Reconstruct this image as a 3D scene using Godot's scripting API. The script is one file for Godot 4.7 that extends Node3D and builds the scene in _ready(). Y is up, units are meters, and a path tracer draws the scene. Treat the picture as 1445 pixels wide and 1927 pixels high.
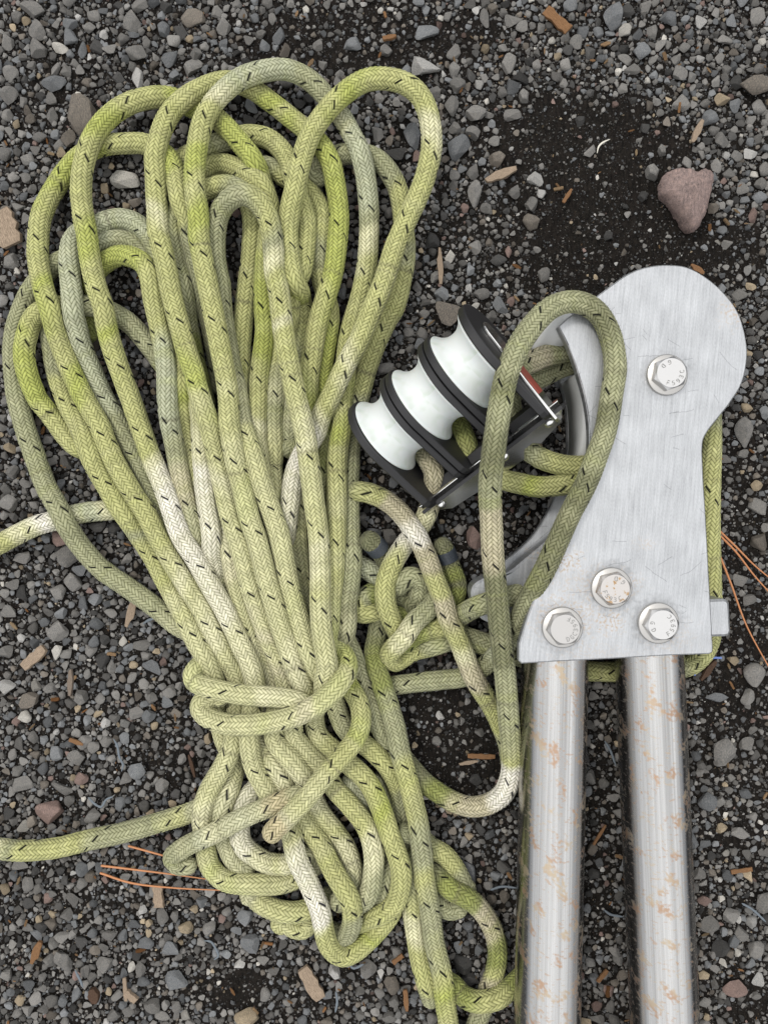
extends Node3D
# Close-up of a coiled braided rope, a triple pulley block and an aluminium gin-pole head on gravel, seen from above.
# Every thing stands at its own height above the ground; at() turns a measured spot on the photograph and a height into a place.

const EYE := 0.40            # camera height above the ground
const SPAN := 0.000286       # metres per measured pixel at ground level
const MIDX := 722.5
const MIDY := 963.5
const ROPE_R := 0.00525
var rng := RandomNumberGenerator.new()
var noise_a := FastNoiseLite.new()
var noise_b := FastNoiseLite.new()
var strands := []
var rope_spots := {}
var used_names := {}
var mats := {}
var stone_meshes := []
var knit := PackedFloat32Array()      # height of the braid, 384 by 416, round and along


func at(px: float, py: float, h: float) -> Vector3:
	var k := SPAN * (EYE - h) / EYE
	return Vector3((px - MIDX) * k, h, (py - MIDY) * k)


func numbered(called: String) -> String:
	var n: int = used_names.get(called, 0)
	used_names[called] = n + 1
	return called if n == 0 else "%s_%03d" % [called, n]


func thing(called: String, label: String, category: String, group := "", place := Transform3D.IDENTITY) -> Node3D:
	var o := Node3D.new()
	o.name = numbered(called)
	o.transform = place
	add_child(o, true)
	mark(o, label, category, group)
	return o


func mark(o: Node, label: String, category: String, group := "") -> void:
	o.set_meta("label", label)
	o.set_meta("category", category)
	if group != "":
		o.set_meta("group", group)


func part(called: String, m: Mesh, material: Material, parent: Node, place := Transform3D.IDENTITY) -> MeshInstance3D:
	var o := MeshInstance3D.new()
	o.name = numbered(called) if parent == self else called
	o.mesh = m
	o.transform = place
	if material:
		o.material_override = material
	parent.add_child(o, true)
	return o


func _ready() -> void:
	var cam := Camera3D.new()
	cam.name = "camera"
	add_child(cam)
	cam.look_at_from_position(Vector3(0, EYE, 0), Vector3.ZERO, Vector3(0, 0, -1))
	cam.fov = rad_to_deg(2.0 * atan(1927.0 * SPAN * 0.5 / EYE))
	cam.near = 0.02
	cam.far = 100.0
	var env := Environment.new()
	var sky_mat := ProceduralSkyMaterial.new()
	sky_mat.sky_top_color = Color(1.0, 1.0, 1.0)
	sky_mat.sky_horizon_color = Color(0.46, 0.475, 0.50)
	sky_mat.sky_curve = 0.25
	sky_mat.ground_bottom_color = Color(0.12, 0.12, 0.115)
	sky_mat.ground_horizon_color = Color(0.3, 0.3, 0.29)
	sky_mat.sky_energy_multiplier = 1.2
	var sky := Sky.new()
	sky.sky_material = sky_mat
	env.sky = sky
	env.background_mode = Environment.BG_SKY
	env.tonemap_mode = Environment.TONE_MAPPER_LINEAR
	env.tonemap_exposure = 1.08
	env.sdfgi_enabled = true
	env.ssao_enabled = true
	env.ssil_enabled = true
	var we := WorldEnvironment.new()
	we.name = "world_environment"
	we.environment = env
	add_child(we)
	var sun := DirectionalLight3D.new()
	sun.name = "sun"
	sun.light_energy = 0.5
	sun.light_color = Color(1.0, 0.98, 0.95)
	sun.light_angular_distance = 10.0
	sun.shadow_enabled = true
	add_child(sun)
	sun.look_at_from_position(Vector3(-0.42, 1.0, -0.40), Vector3.ZERO, Vector3(0, 0, -1))

	rng.seed = 20240611
	noise_a.seed = 7
	noise_a.frequency = 1.0
	noise_b.seed = 19
	noise_b.frequency = 1.0
	noise_b.fractal_octaves = 2
	make_materials()
	rope_lines()
	settle()
	note_rope_spots()
	build_ground()
	build_pole_head()
	build_block()
	build_ropes()
	build_litter()


# ---------------------------------------------------------------- materials

func picture(w: int, h: int, data: PackedByteArray) -> ImageTexture:
	var im := Image.create_from_data(w, h, false, Image.FORMAT_RGB8, data)
	return ImageTexture.create_from_image(im)


func plain(albedo: Color, rough: float, metal := 0.0) -> StandardMaterial3D:
	var m := StandardMaterial3D.new()
	m.albedo_color = albedo
	m.roughness = rough
	m.metallic = metal
	if rough > 0.7:
		m.metallic_specular = 0.15      # dry, porous: soil, stone, cloth, wood
	return m


func b8(v: float) -> int:
	return clampi(int(v * 255.0), 0, 255)


func make_materials() -> void:
	# the braid: twelve columns of two-yarn picks round the rope, eighteen picks to one turn of a strand
	var w := 384
	var h := 416
	var alb := PackedByteArray()
	var hgt := PackedByteArray()
	alb.resize(w * h * 3)
	hgt.resize(w * h * 3)
	var th := deg_to_rad(42.0)
	var st := sin(th)
	var ct := cos(th)
	var tone := []
	knit.resize(w * h)
	for i in 12 * 18:
		tone.append(rng.randf_range(0.74, 1.0))
	for y in h:
		var v := (y + 0.5) / h * 18.0
		for x in w:
			var u := (x + 0.5) / w * 12.0
			var best := 0.0
			var bb := 0.0
			var who := 0
			var black := false
			var c0 := int(floor(u))
			for dc in [-1, 0, 1]:
				var c: int = c0 + dc
				var cc := posmod(c, 12)
				var s_dir := cc % 2 == 0
				var j := cc >> 1
				var off := 0.0 if s_dir else 0.5
				var dx := -(u - (c + 0.5)) * 2.83
				var k0 := int(round(v - off))
				for dk in [-1, 0, 1]:
					var k: int = k0 + dk
					var dy := (v - (k + off)) * 2.12
					var sy := dy if s_dir else -dy
					var a := dx * st + sy * ct
					var b := dx * ct - sy * st
					var qb := b / 0.79
					var qa := a / 2.75
					if absf(qb) < 1.0 and absf(qa) < 1.0:
						var hh := pow(1.0 - qb * qb, 0.65) * (1.0 - pow(absf(qa), 2.1))
						hh -= 0.07 * exp(-b * b / 0.012)
						if hh > best:
							best = hh
							bb = b
							who = cc * 18 + posmod(k, 18)
							var id := posmod(k + 3 * j, 18) if s_dir else 99
							black = id == 0 and b > -0.22
			var i3 := (y * w + x) * 3
			var fil := 0.94 + 0.06 * sin(bb * 15.0)
			var lum: float = tone[who] * fil
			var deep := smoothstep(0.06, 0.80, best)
			var col := Color(lerpf(0.19, 1.0, deep), lerpf(0.21, 1.0, deep), lerpf(0.11, 1.0, deep)) * lum  # gaps between picks darkened: green grime plus crevice shade painted into the colour
			if black and best > 0.2:
				col = Color(0.035, 0.036, 0.045)
			alb[i3] = b8(pow(col.r, 1 / 2.2))
			alb[i3 + 1] = b8(pow(col.g, 1 / 2.2))
			alb[i3 + 2] = b8(pow(col.b, 1 / 2.2))
			var g := b8(best)
			knit[y * w + x] = best
			hgt[i3] = g
			hgt[i3 + 1] = g
			hgt[i3 + 2] = g
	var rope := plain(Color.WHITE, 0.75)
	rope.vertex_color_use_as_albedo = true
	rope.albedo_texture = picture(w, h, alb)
	rope.heightmap_enabled = true
	rope.heightmap_texture = picture(w, h, hgt)
	rope.heightmap_scale = 0.06
	rope.rim_enabled = true
	rope.rim = 0.15
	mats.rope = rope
	mats.fuzz = plain(Color.WHITE, 0.9)
	mats.fuzz.vertex_color_use_as_albedo = true

	# grains of stone
	var sw := 256
	var sp := PackedByteArray()
	sp.resize(sw * sw * 3)
	var shh := PackedByteArray()
	shh.resize(sw * sw * 3)
	for y in sw:
		for x in sw:
			var ang_x := TAU * x / sw
			var ang_y := TAU * y / sw
			# a torus walk keeps the tile seamless
			var p := Vector3(cos(ang_x) * (3.0 + cos(ang_y)), sin(ang_x) * (3.0 + cos(ang_y)), sin(ang_y))
			var n1 := noise_a.get_noise_3dv(p * 1.4)
			var n2 := noise_a.get_noise_3dv(p * 6.0 + Vector3(9, 0, 0))
			var n3 := noise_a.get_noise_3dv(p * 19.0)
			var lum := 0.70 + 0.26 * n1 + 0.22 * n2 + 0.26 * n3
			if n3 > 0.46:
				lum += 0.5
			if absf(n1 - 0.06) < 0.012:
				lum += 0.22
			if n2 < -0.45:
				lum -= 0.2
			var i3 := (y * sw + x) * 3
			var warm := 0.04 * n1
			sp[i3] = b8(lum * (1.0 + warm))
			sp[i3 + 1] = b8(lum)
			sp[i3 + 2] = b8(lum * (1.0 - warm))
			var hv := b8(0.5 + 0.3 * n2 + 0.25 * n3)
			shh[i3] = hv
			shh[i3 + 1] = hv
			shh[i3 + 2] = hv
	mats.speck = picture(sw, sw, sp)
	mats.speck_h = picture(sw, sw, shh)
	var gm := stone_material(Color.WHITE)
	gm.vertex_color_use_as_albedo = true
	mats.gravel = gm
	for key in STONE_TONES:
		for v in 3:
			var c: Color = STONE_TONES[key] * [0.85, 1.0, 1.18][v]
			c.a = 1.0
			mats["stone_%s%d" % [key, v]] = stone_material(c.linear_to_srgb())

	# soil
	var soil := plain(Color(0.021, 0.019, 0.017).linear_to_srgb(), 0.95)
	soil.albedo_texture = mats.speck
	soil.uv1_triplanar = true
	soil.uv1_world_triplanar = true
	soil.uv1_scale = Vector3.ONE * 22.0
	soil.heightmap_enabled = true
	soil.heightmap_texture = mats.speck_h
	soil.heightmap_scale = 0.12
	soil.albedo_color = Color(0.024, 0.021, 0.0185).linear_to_srgb()
	mats.soil = soil

	mats.black = plain(Color(0.011, 0.011, 0.0125).linear_to_srgb(), 0.5)
	mats.black.heightmap_enabled = true
	mats.black.heightmap_texture = mats.speck_h
	mats.black.heightmap_scale = 0.006
	mats.black.uv1_triplanar = true
	mats.black.uv1_scale = Vector3.ONE * 60.0
	mats.white = plain(Color(0.56, 0.585, 0.58).linear_to_srgb(), 0.42)
	mats.white.albedo_texture = grime()
	mats.white.uv1_triplanar = true
	mats.white.uv1_scale = Vector3.ONE * 18.0
	mats.white.subsurf_scatter_enabled = true
	mats.white.subsurf_scatter_strength = 0.05
	mats.steel = plain(Color(0.66, 0.66, 0.65).linear_to_srgb(), 0.2, 1.0)
	mats.bolt = plain(Color(0.53, 0.525, 0.52).linear_to_srgb(), 0.3, 1.0)
	mats.washer = plain(Color(0.44, 0.43, 0.415).linear_to_srgb(), 0.42, 0.95)
	mats.bolt_dull = plain(Color(0.45, 0.44, 0.43).linear_to_srgb(), 0.42, 1.0)
	mats.bolt_rust = plain(Color(0.52, 0.51, 0.50).linear_to_srgb(), 0.36, 0.95)
	mats.bolt_rust.albedo_texture = rusty()
	mats.bolt_rust.uv1_triplanar = true
	mats.bolt_rust.uv1_scale = Vector3.ONE * 45.0
	mats.mark = plain(Color(0.26, 0.26, 0.255).linear_to_srgb(), 0.5, 0.7)
	mats.cast = plain(Color(0.50, 0.51, 0.51).linear_to_srgb(), 0.62, 0.15)
	mats.cast.heightmap_enabled = true
	mats.cast.heightmap_texture = mats.speck_h
	mats.cast.heightmap_scale = 0.012
	mats.cast.uv1_triplanar = true
	mats.cast.uv1_scale = Vector3.ONE * 50.0
	mats.red = plain(Color(0.25, 0.05, 0.035).linear_to_srgb(), 0.5)
	mats.thread = plain(Color(0.035, 0.043, 0.055).linear_to_srgb(), 0.5)
	mats.needle = plain(Color(0.40, 0.17, 0.07).linear_to_srgb(), 0.55)
	mats.wood_pale = wood_material(Color(0.40, 0.31, 0.23))
	mats.wood_orange = wood_material(Color(0.28, 0.155, 0.08))
	mats.wood_grey = wood_material(Color(0.26, 0.21, 0.17))
	mats.wood_dark = wood_material(Color(0.11, 0.07, 0.05))
	mats.lichen = plain(Color(0.13, 0.15, 0.17).linear_to_srgb(), 0.9)
	mats.blue = plain(Color(0.10, 0.16, 0.40).linear_to_srgb(), 0.5)
	mats.shell = plain(Color(0.55, 0.53, 0.46).linear_to_srgb(), 0.5)
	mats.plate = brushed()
	mats.tube = stained_steel(3)
	mats.tube_b = stained_steel(8)


const STONE_TONES := {
	"g": Color(0.305, 0.295, 0.280), "b": Color(0.280, 0.290, 0.300), "d": Color(0.115, 0.113, 0.110), "l": Color(0.55, 0.54, 0.52),
	"w": Color(0.74, 0.71, 0.65), "t": Color(0.50, 0.41, 0.29), "r": Color(0.31, 0.225, 0.20), "n": Color(0.265, 0.236, 0.204)}


func grime() -> ImageTexture:
	var w := 256
	var d := PackedByteArray()
	d.resize(w * w * 3)
	for y in w:
		for x in w:
			var n := noise_b.get_noise_2d(x * 0.02, y * 0.02)
			var f := noise_a.get_noise_2d(x * 0.19, y * 0.23)
			var g := smoothstep(0.1, 0.7, n) * 0.08 + (0.14 if f > 0.7 else 0.0)
			var i3 := (y * w + x) * 3
			d[i3] = b8(1.0 - g * 1.1)
			d[i3 + 1] = b8(1.0 - g * 0.75)
			d[i3 + 2] = b8(1.0 - g * 1.35)
	return picture(w, w, d)


func rusty() -> ImageTexture:
	var w := 128
	var d := PackedByteArray()
	d.resize(w * w * 3)
	for y in w:
		for x in w:
			var c := Color(0.97, 0.96, 0.95).lerp(Color(0.84, 0.70, 0.54), smoothstep(0.28, 0.6, noise_b.get_noise_2d(x * 0.035 + 3.0, y * 0.035) + 0.4 * noise_a.get_noise_2d(x * 0.2, y * 0.2)))
			var i3 := (y * w + x) * 3
			d[i3] = b8(c.r)
			d[i3 + 1] = b8(c.g)
			d[i3 + 2] = b8(c.b)
	return picture(w, w, d)


func stone_material(c: Color) -> StandardMaterial3D:
	var m := plain(c, 0.82)
	m.albedo_texture = mats.speck
	m.heightmap_enabled = true
	m.heightmap_texture = mats.speck_h
	m.heightmap_scale = 0.04
	m.uv1_triplanar = true
	m.uv1_scale = Vector3.ONE * 0.62
	return m


func wood_material(c: Color) -> StandardMaterial3D:
	if not mats.has("grain"):
		var w := 128
		var d := PackedByteArray()
		d.resize(w * w * 3)
		for y in w:
			for x in w:
				var n := noise_a.get_noise_2d(x * 0.05, y * 0.9) * 0.5 + noise_a.get_noise_2d(x * 0.2 + 40.0, y * 2.1) * 0.3
				var l := b8(clampf(0.78 + n * 0.55, 0.1, 1.0))
				d[(y * w + x) * 3] = l
				d[(y * w + x) * 3 + 1] = l
				d[(y * w + x) * 3 + 2] = l
		mats.grain = picture(w, w, d)
	var m := plain(c.linear_to_srgb(), 0.85)
	m.albedo_texture = mats.grain
	m.heightmap_enabled = true
	m.heightmap_texture = mats.grain
	m.heightmap_scale = 0.03
	m.uv1_triplanar = true
	m.uv1_scale = Vector3.ONE * 0.6
	return m


func brushed() -> StandardMaterial3D:
	# sheet of brushed aluminium with fine strokes, scratches and tan corrosion, laid once over the plate (u across, v down the plate)
	var w := 512
	var h := 896
	var d := PackedByteArray()
	d.resize(w * h * 3)
	var r := PackedByteArray()
	r.resize(w * h * 3)
	for y in h:
		for x in w:
			var xx := x + y * 0.10
			var s := noise_a.get_noise_2d(xx * 0.55, y * 0.012) * 0.6 + noise_a.get_noise_2d(xx * 0.17 + 70.0, y * 0.006) * 0.5 + noise_a.get_noise_2d(xx * 0.9 + 200.0, y * 0.035) * 0.45
			var cloud := noise_b.get_noise_2d(x * 0.012, y * 0.010)
			var u := float(x) / w
			var v := float(y) / h
			var lum := 0.425 + 0.15 * s + 0.045 * cloud
			var stain := 0.0
			for q in [[0.19, 0.745, 0.10, 0.035, 1.0], [0.30, 0.80, 0.16, 0.05, 0.45], [0.39, 0.895, 0.09, 0.035, 0.9], [0.22, 0.88, 0.17, 0.07, 0.7], [0.65, 0.93, 0.14, 0.05, 0.35], [0.45, 0.80, 0.1, 0.04, 0.55], [0.55, 0.70, 0.06, 0.02, 0.4], [0.30, 0.97, 0.2, 0.03, 0.3], [0.93, 0.115, 0.06, 0.045, 0.7]]:
				var e := Vector2((u - q[0]) / q[2], (v - q[1]) / q[3]).length()
				stain = maxf(stain, q[4] * smoothstep(1.25, 0.2, e + 0.7 * noise_b.get_noise_2d(x * 0.05, y * 0.05)))
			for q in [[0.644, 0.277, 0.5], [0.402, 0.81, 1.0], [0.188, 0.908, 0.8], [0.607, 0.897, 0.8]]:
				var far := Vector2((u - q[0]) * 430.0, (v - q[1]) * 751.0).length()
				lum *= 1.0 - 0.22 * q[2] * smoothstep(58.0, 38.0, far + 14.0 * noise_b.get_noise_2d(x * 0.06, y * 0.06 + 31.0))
			var fleck := noise_b.get_noise_2d(x * 0.12 + 5.0, y * 0.12)
			var rust := stain * smoothstep(-0.05, 0.35, fleck)
			var col := Color(lum * 0.975, lum, lum * 1.035)
			col = col.lerp(Color(0.52, 0.53, 0.55), stain * 0.45)
			col = col.lerp(Color(0.50, 0.40, 0.30), rust * 0.7)
			if noise_a.get_noise_2d(x * 0.21, y * 0.19 + 300.0) > 0.62:
				col = col.lerp(Color(0.45, 0.44, 0.43), 0.35)
			var i3 := (y * w + x) * 3
			d[i3] = b8(pow(col.r, 1 / 2.2))
			d[i3 + 1] = b8(pow(col.g, 1 / 2.2))
			d[i3 + 2] = b8(pow(col.b, 1 / 2.2))
			var ro := b8(0.50 + 0.16 * s + 0.3 * rust)
			r[i3] = ro
			r[i3 + 1] = ro
			r[i3 + 2] = ro
	for k in 60:     # scratches across the strokes
		var p := Vector2(rng.randf_range(40, 470), rng.randf_range(60, 840))
		var dir := Vector2.from_angle(rng.randf_range(-0.6, 0.9))
		for step in rng.randi_range(12, 60):
			p += dir
			dir = dir.rotated(rng.randf_range(-0.08, 0.08))
			if p.x > 1 and p.y > 1 and p.x < w - 2 and p.y < h - 2:
				var i3 := (int(p.y) * w + int(p.x)) * 3
				for c in 3:
					d[i3 + c] = int(d[i3 + c] * 0.8)
	var m := plain(Color.WHITE, 1.0, 0.9)
	m.albedo_texture = picture(w, h, d)
	m.roughness_texture = picture(w, h, r)
	m.roughness_texture_channel = BaseMaterial3D.TEXTURE_CHANNEL_GREEN
	return m


func stained_steel(seed_: int) -> StandardMaterial3D:
	# polished tube: u round it (0.25 on top), v along it
	var w := 384
	var h := 1024
	var d := PackedByteArray()
	d.resize(w * h * 3)
	var o := PackedByteArray()
	o.resize(w * h * 3)
	noise_b.seed = seed_
	for y in h:
		for x in w:
			var n1 := noise_b.get_noise_2d(x * 0.020 + y * 0.009, y * 0.021)
			var n2 := noise_b.get_noise_2d(x * 0.10 + y * 0.05 + 90.0, y * 0.13)
			var n3 := noise_b.get_noise_2d(x * 0.045 + y * 0.02, y * 0.16 + 500.0)
			var rust := smoothstep(0.16, 0.7, n1 * 0.95 + n2 * 0.55)
			rust = maxf(rust, 0.6 * smoothstep(0.42, 0.62, n3 + n2 * 0.25))
			var lane := 0.40 + 0.10 * noise_a.get_noise_2d(x * 0.23, y * 0.002) + 0.16 * noise_a.get_noise_2d(x * 0.05, y * 0.0006 + 9.0)  # lengthwise light and dark bands, streak reflections painted into the steel colour
			var col := Color(lane, lane * 0.995, lane * 0.985)
			var warm := Color(0.36, 0.21, 0.115).lerp(Color(0.42, 0.33, 0.22), smoothstep(-0.4, 0.4, noise_b.get_noise_2d(x * 0.02, y * 0.02 + 77.0)))
			var speck := smoothstep(0.50, 0.62, noise_a.get_noise_2d(x * 0.23, y * 0.2 + 60.0)) * 0.6
			rust = maxf(rust, speck)
			col = col.lerp(warm, rust * 0.75)
			var i3 := (y * w + x) * 3
			d[i3] = b8(pow(col.r, 1 / 2.2))
			d[i3 + 1] = b8(pow(col.g, 1 / 2.2))
			d[i3 + 2] = b8(pow(col.b, 1 / 2.2))
			o[i3] = 255
			o[i3 + 1] = b8(0.22 + 0.18 * rust + 0.04 * n2)
			o[i3 + 2] = b8(1.0 - 0.14 * rust)
	noise_b.seed = 19
	var m := plain(Color.WHITE, 1.0, 1.0)
	m.albedo_texture = picture(w, h, d)
	var t := picture(w, h, o)
	m.roughness_texture = t
	m.roughness_texture_channel = BaseMaterial3D.TEXTURE_CHANNEL_GREEN
	m.metallic_texture = t
	m.metallic_texture_channel = BaseMaterial3D.TEXTURE_CHANNEL_BLUE
	return m


# ---------------------------------------------------------------- mesh helpers

func arrays_mesh(v: PackedVector3Array, n: PackedVector3Array, ix: PackedInt32Array, uv := PackedVector2Array(), col := PackedColorArray()) -> ArrayMesh:
	var a := []
	a.resize(Mesh.ARRAY_MAX)
	a[Mesh.ARRAY_VERTEX] = v
	a[Mesh.ARRAY_NORMAL] = n
	a[Mesh.ARRAY_INDEX] = ix
	if uv.size():
		a[Mesh.ARRAY_TEX_UV] = uv
	if col.size():
		a[Mesh.ARRAY_COLOR] = col
	var m := ArrayMesh.new()
	m.add_surface_from_arrays(Mesh.PRIMITIVE_TRIANGLES, a)
	return m


func face(st: SurfaceTool, a: Vector3, b: Vector3, c: Vector3, out_dir: Vector3) -> void:
	# one triangle whose front looks along out_dir
	if (c - a).cross(b - a).dot(out_dir) < 0.0:
		var t := b
		b = c
		c = t
	for p in [a, b, c]:
		st.add_vertex(p)


func extrude(poly: PackedVector2Array, y0: float, y1: float, bevel: float, uv_box := Rect2()) -> ArrayMesh:
	# polygon in x, z raised from y0 to y1, its upper and lower edges bevelled
	if Geometry2D.is_polygon_clockwise(poly):
		poly.reverse()
	var n := poly.size()
	var inn := PackedVector2Array()
	for i in n:
		var e0 := (poly[i] - poly[(i + n - 1) % n]).normalized()
		var e1 := (poly[(i + 1) % n] - poly[i]).normalized()
		var nn := (e0.orthogonal() + e1.orthogonal())
		nn = nn.normalized() / maxf(0.5, cos(e0.angle_to(e1) * 0.5))
		inn.append(poly[i] + nn * bevel)
	var area := func(p: PackedVector2Array) -> float:
		var s := 0.0
		for i in p.size():
			s += p[i].cross(p[(i + 1) % p.size()])
		return absf(s)
	if area.call(inn) > area.call(poly):
		for i in n:
			inn[i] = poly[i] * 2.0 - inn[i]
	var st := SurfaceTool.new()
	st.begin(Mesh.PRIMITIVE_TRIANGLES)
	st.set_smooth_group(-1)
	var centre := Vector2.ZERO
	for p in poly:
		centre += p / n
	var tri := Geometry2D.triangulate_polygon(inn)
	var put := func(p: Vector2, y: float) -> Vector3: return Vector3(p.x, y, p.y)
	var tri_uv := func(a: Vector3, b: Vector3, c: Vector3, o: Vector3) -> void:
		if (c - a).cross(b - a).dot(o) < 0.0:
			var t := b
			b = c
			c = t
		for p in [a, b, c]:
			if uv_box.size.x > 0.0:
				st.set_uv((Vector2(p.x, p.z) - uv_box.position) / uv_box.size)
			st.add_vertex(p)
	for k in range(0, tri.size(), 3):
		tri_uv.call(put.call(inn[tri[k]], y1), put.call(inn[tri[k + 1]], y1), put.call(inn[tri[k + 2]], y1), Vector3.UP)
		tri_uv.call(put.call(inn[tri[k]], y0), put.call(inn[tri[k + 1]], y0), put.call(inn[tri[k + 2]], y0), Vector3.DOWN)
	for i in n:
		var j := (i + 1) % n
		var e := (poly[j] - poly[i]).normalized()
		var o2 := Vector2(e.y, -e.x)
		if Geometry2D.is_point_in_polygon((poly[i] + poly[j]) * 0.5 + o2 * 0.0002, poly):
			o2 = -o2
		var o := Vector3(o2.x, 0, o2.y)
		var rows := [[inn, y0], [poly, y0 + bevel], [poly, y1 - bevel], [inn, y1]]
		for k in 3:
			var a: Vector3 = put.call(rows[k][0][i], rows[k][1])
			var b: Vector3 = put.call(rows[k][0][j], rows[k][1])
			var c: Vector3 = put.call(rows[k + 1][0][i], rows[k + 1][1])
			var d: Vector3 = put.call(rows[k + 1][0][j], rows[k + 1][1])
			var oo := o + Vector3(0, [-0.7, 0.0, 0.7][k], 0)
			tri_uv.call(a, b, c, oo)
			tri_uv.call(b, d, c, oo)
	st.generate_normals()
	return st.commit()


func lathe(profile: PackedVector2Array, sides := 48, closed := false) -> ArrayMesh:
	# profile of (radius, y), turned round y
	var st := SurfaceTool.new()
	st.begin(Mesh.PRIMITIVE_TRIANGLES)
	st.set_smooth_group(0)
	var n := profile.size()
	for i in (n if closed else n - 1):
		var p := profile[i]
		var q := profile[(i + 1) % n]
		for k in sides:
			var a0 := TAU * k / sides
			var a1 := TAU * (k + 1) / sides
			var v := [Vector3(p.x * cos(a0), p.y, p.x * sin(a0)), Vector3(p.x * cos(a1), p.y, p.x * sin(a1)), Vector3(q.x * cos(a0), q.y, q.x * sin(a0)), Vector3(q.x * cos(a1), q.y, q.x * sin(a1))]
			# profile runs with the outside on its right-hand side
			if p.x > 1e-6:
				for id in [0, 1, 2]:
					st.add_vertex(v[id])
			if q.x > 1e-6:
				for id in [1, 3, 2]:
					st.add_vertex(v[id])
	st.index()
	st.generate_normals()
	return st.commit()


func spline(p: Array, t: float) -> Vector3:
	# Catmull-Rom through p, t counted in points
	var i := clampi(int(floor(t)), 0, p.size() - 2)
	var f := t - i
	var p1: Vector3 = p[i]
	var p2: Vector3 = p[i + 1]
	var p0: Vector3 = p[i - 1] if i > 0 else p1 * 2.0 - p2
	var p3: Vector3 = p[i + 2] if i + 2 < p.size() else p2 * 2.0 - p1
	return 0.5 * ((2.0 * p1) + (p2 - p0) * f + (2.0 * p0 - 5.0 * p1 + 4.0 * p2 - p3) * f * f + (3.0 * p1 - p0 - 3.0 * p2 + p3) * f * f * f)


func resample(p: Array, step: float) -> Array:
	var fine := []
	for i in p.size() - 1:
		for k in 10:
			fine.append(spline(p, i + k / 10.0))
	fine.append(p[-1])
	var total := 0.0
	for i in fine.size() - 1:
		total += (fine[i + 1] - fine[i]).length()
	var count := maxi(2, int(round(total / step)))
	var out := []
	var want := 0.0
	var done := 0.0
	var at_i := 0
	for k in count + 1:
		want = total * k / count
		while at_i < fine.size() - 2 and done + (fine[at_i + 1] - fine[at_i]).length() < want:
			done += (fine[at_i + 1] - fine[at_i]).length()
			at_i += 1
		var seg: float = (fine[at_i + 1] - fine[at_i]).length()
		out.append(fine[at_i].lerp(fine[at_i + 1], clampf((want - done) / maxf(seg, 1e-9), 0.0, 1.0)))
	return out


func tube(pts: Array, radii: Callable, sides: int, flat := 1.0, tint = null, turn_len := 0.037, phase := 0.0, twist := 0.0, relief := 0.0) -> ArrayMesh:
	# pts evenly spaced; radii(t) radius at 0..1; both ends closed with small domes
	var v := PackedVector3Array()
	var nn := PackedVector3Array()
	var uv := PackedVector2Array()
	var cc := PackedColorArray()
	var ix := PackedInt32Array()
	var n := pts.size()
	var normal := Vector3.UP
	var along := 0.0
	var rows := 0
	for i in n:
		var tan: Vector3 = (pts[mini(i + 1, n - 1)] - pts[maxi(i - 1, 0)]).normalized()
		normal = (normal - tan * normal.dot(tan))
		if normal.length() < 0.05:
			normal = tan.cross(Vector3.RIGHT)
		normal = normal.normalized()
		var bi := tan.cross(normal)
		if i > 0:
			along += (pts[i] - pts[i - 1]).length()
		var t := float(i) / (n - 1)
		var r: float = radii.call(t)
		var rings := [[0.0, 1.0]]
		if i == 0:
			rings = [[-0.75, 0.02], [-0.68, 0.4], [-0.45, 0.78], [0.0, 1.0]]
		elif i == n - 1:
			rings = [[0.0, 1.0], [0.45, 0.78], [0.68, 0.4], [0.75, 0.02]]
		for ring in rings:
			var c: Vector3 = pts[i] + tan * (r * ring[0])
			var rr: float = r * ring[1]
			var tw := phase * 3.0 + twist * along
			for k in sides + 1:
				var ang := TAU * k / sides
				var dir := normal * cos(ang) + bi * sin(ang)
				var lift := 0.0
				if relief > 0.0:
					var ku := posmod(int((float(k) / sides + tw) * 384.0), 384)
					var kv := posmod(int(((along + r * ring[0]) / turn_len + phase) * 416.0), 416)
					lift = (knit[kv * 384 + ku] - 0.6) * relief
				v.append(c + (normal * cos(ang) * flat + bi * sin(ang)) * (rr + lift * ring[1]))
				nn.append((dir + tan * ring[0] * 1.2).normalized())
				uv.append(Vector2(float(k) / sides + tw, (along + r * ring[0]) / turn_len + phase))
				if tint != null:
					cc.append(tint.call(t, ang, c))
			if rows > 0:
				var a := (rows - 1) * (sides + 1)
				var b := rows * (sides + 1)
				for k in sides:
					ix.append_array(PackedInt32Array([a + k, b + k, a + k + 1, a + k + 1, b + k, b + k + 1]))
			rows += 1
	return arrays_mesh(v, nn, ix, uv, cc)


func px_poly(flat: Array, h: float) -> PackedVector2Array:
	var out := PackedVector2Array()
	for i in range(0, flat.size(), 2):
		var p := at(flat[i], flat[i + 1], h)
		out.append(Vector2(p.x, p.z))
	return out


func smooth_poly(flat: Array, h: float, step := 0.002) -> PackedVector2Array:
	# the same, with the corners of a finely spaced outline rounded by a spline
	var p := []
	for i in range(0, flat.size(), 2):
		p.append(at(flat[i], flat[i + 1], h))
	var out := PackedVector2Array()
	for q in resample(p, step):
		out.append(Vector2(q.x, q.z))
	return out


# ---------------------------------------------------------------- ropes

const TINTS := {
	"W": Color(0.80, 0.765, 0.68), "L": Color(0.465, 0.468, 0.21), "Y": Color(0.415, 0.45, 0.13), "G": Color(0.355, 0.36, 0.22), "D": Color(0.21, 0.213, 0.125),
	"T": Color(0.49, 0.445, 0.31), "S": Color(0.45, 0.465, 0.325), "R": Color(0.46, 0.32, 0.18), "C": Color(0.66, 0.64, 0.42), "O": Color(0.27, 0.295, 0.10)}


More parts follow.
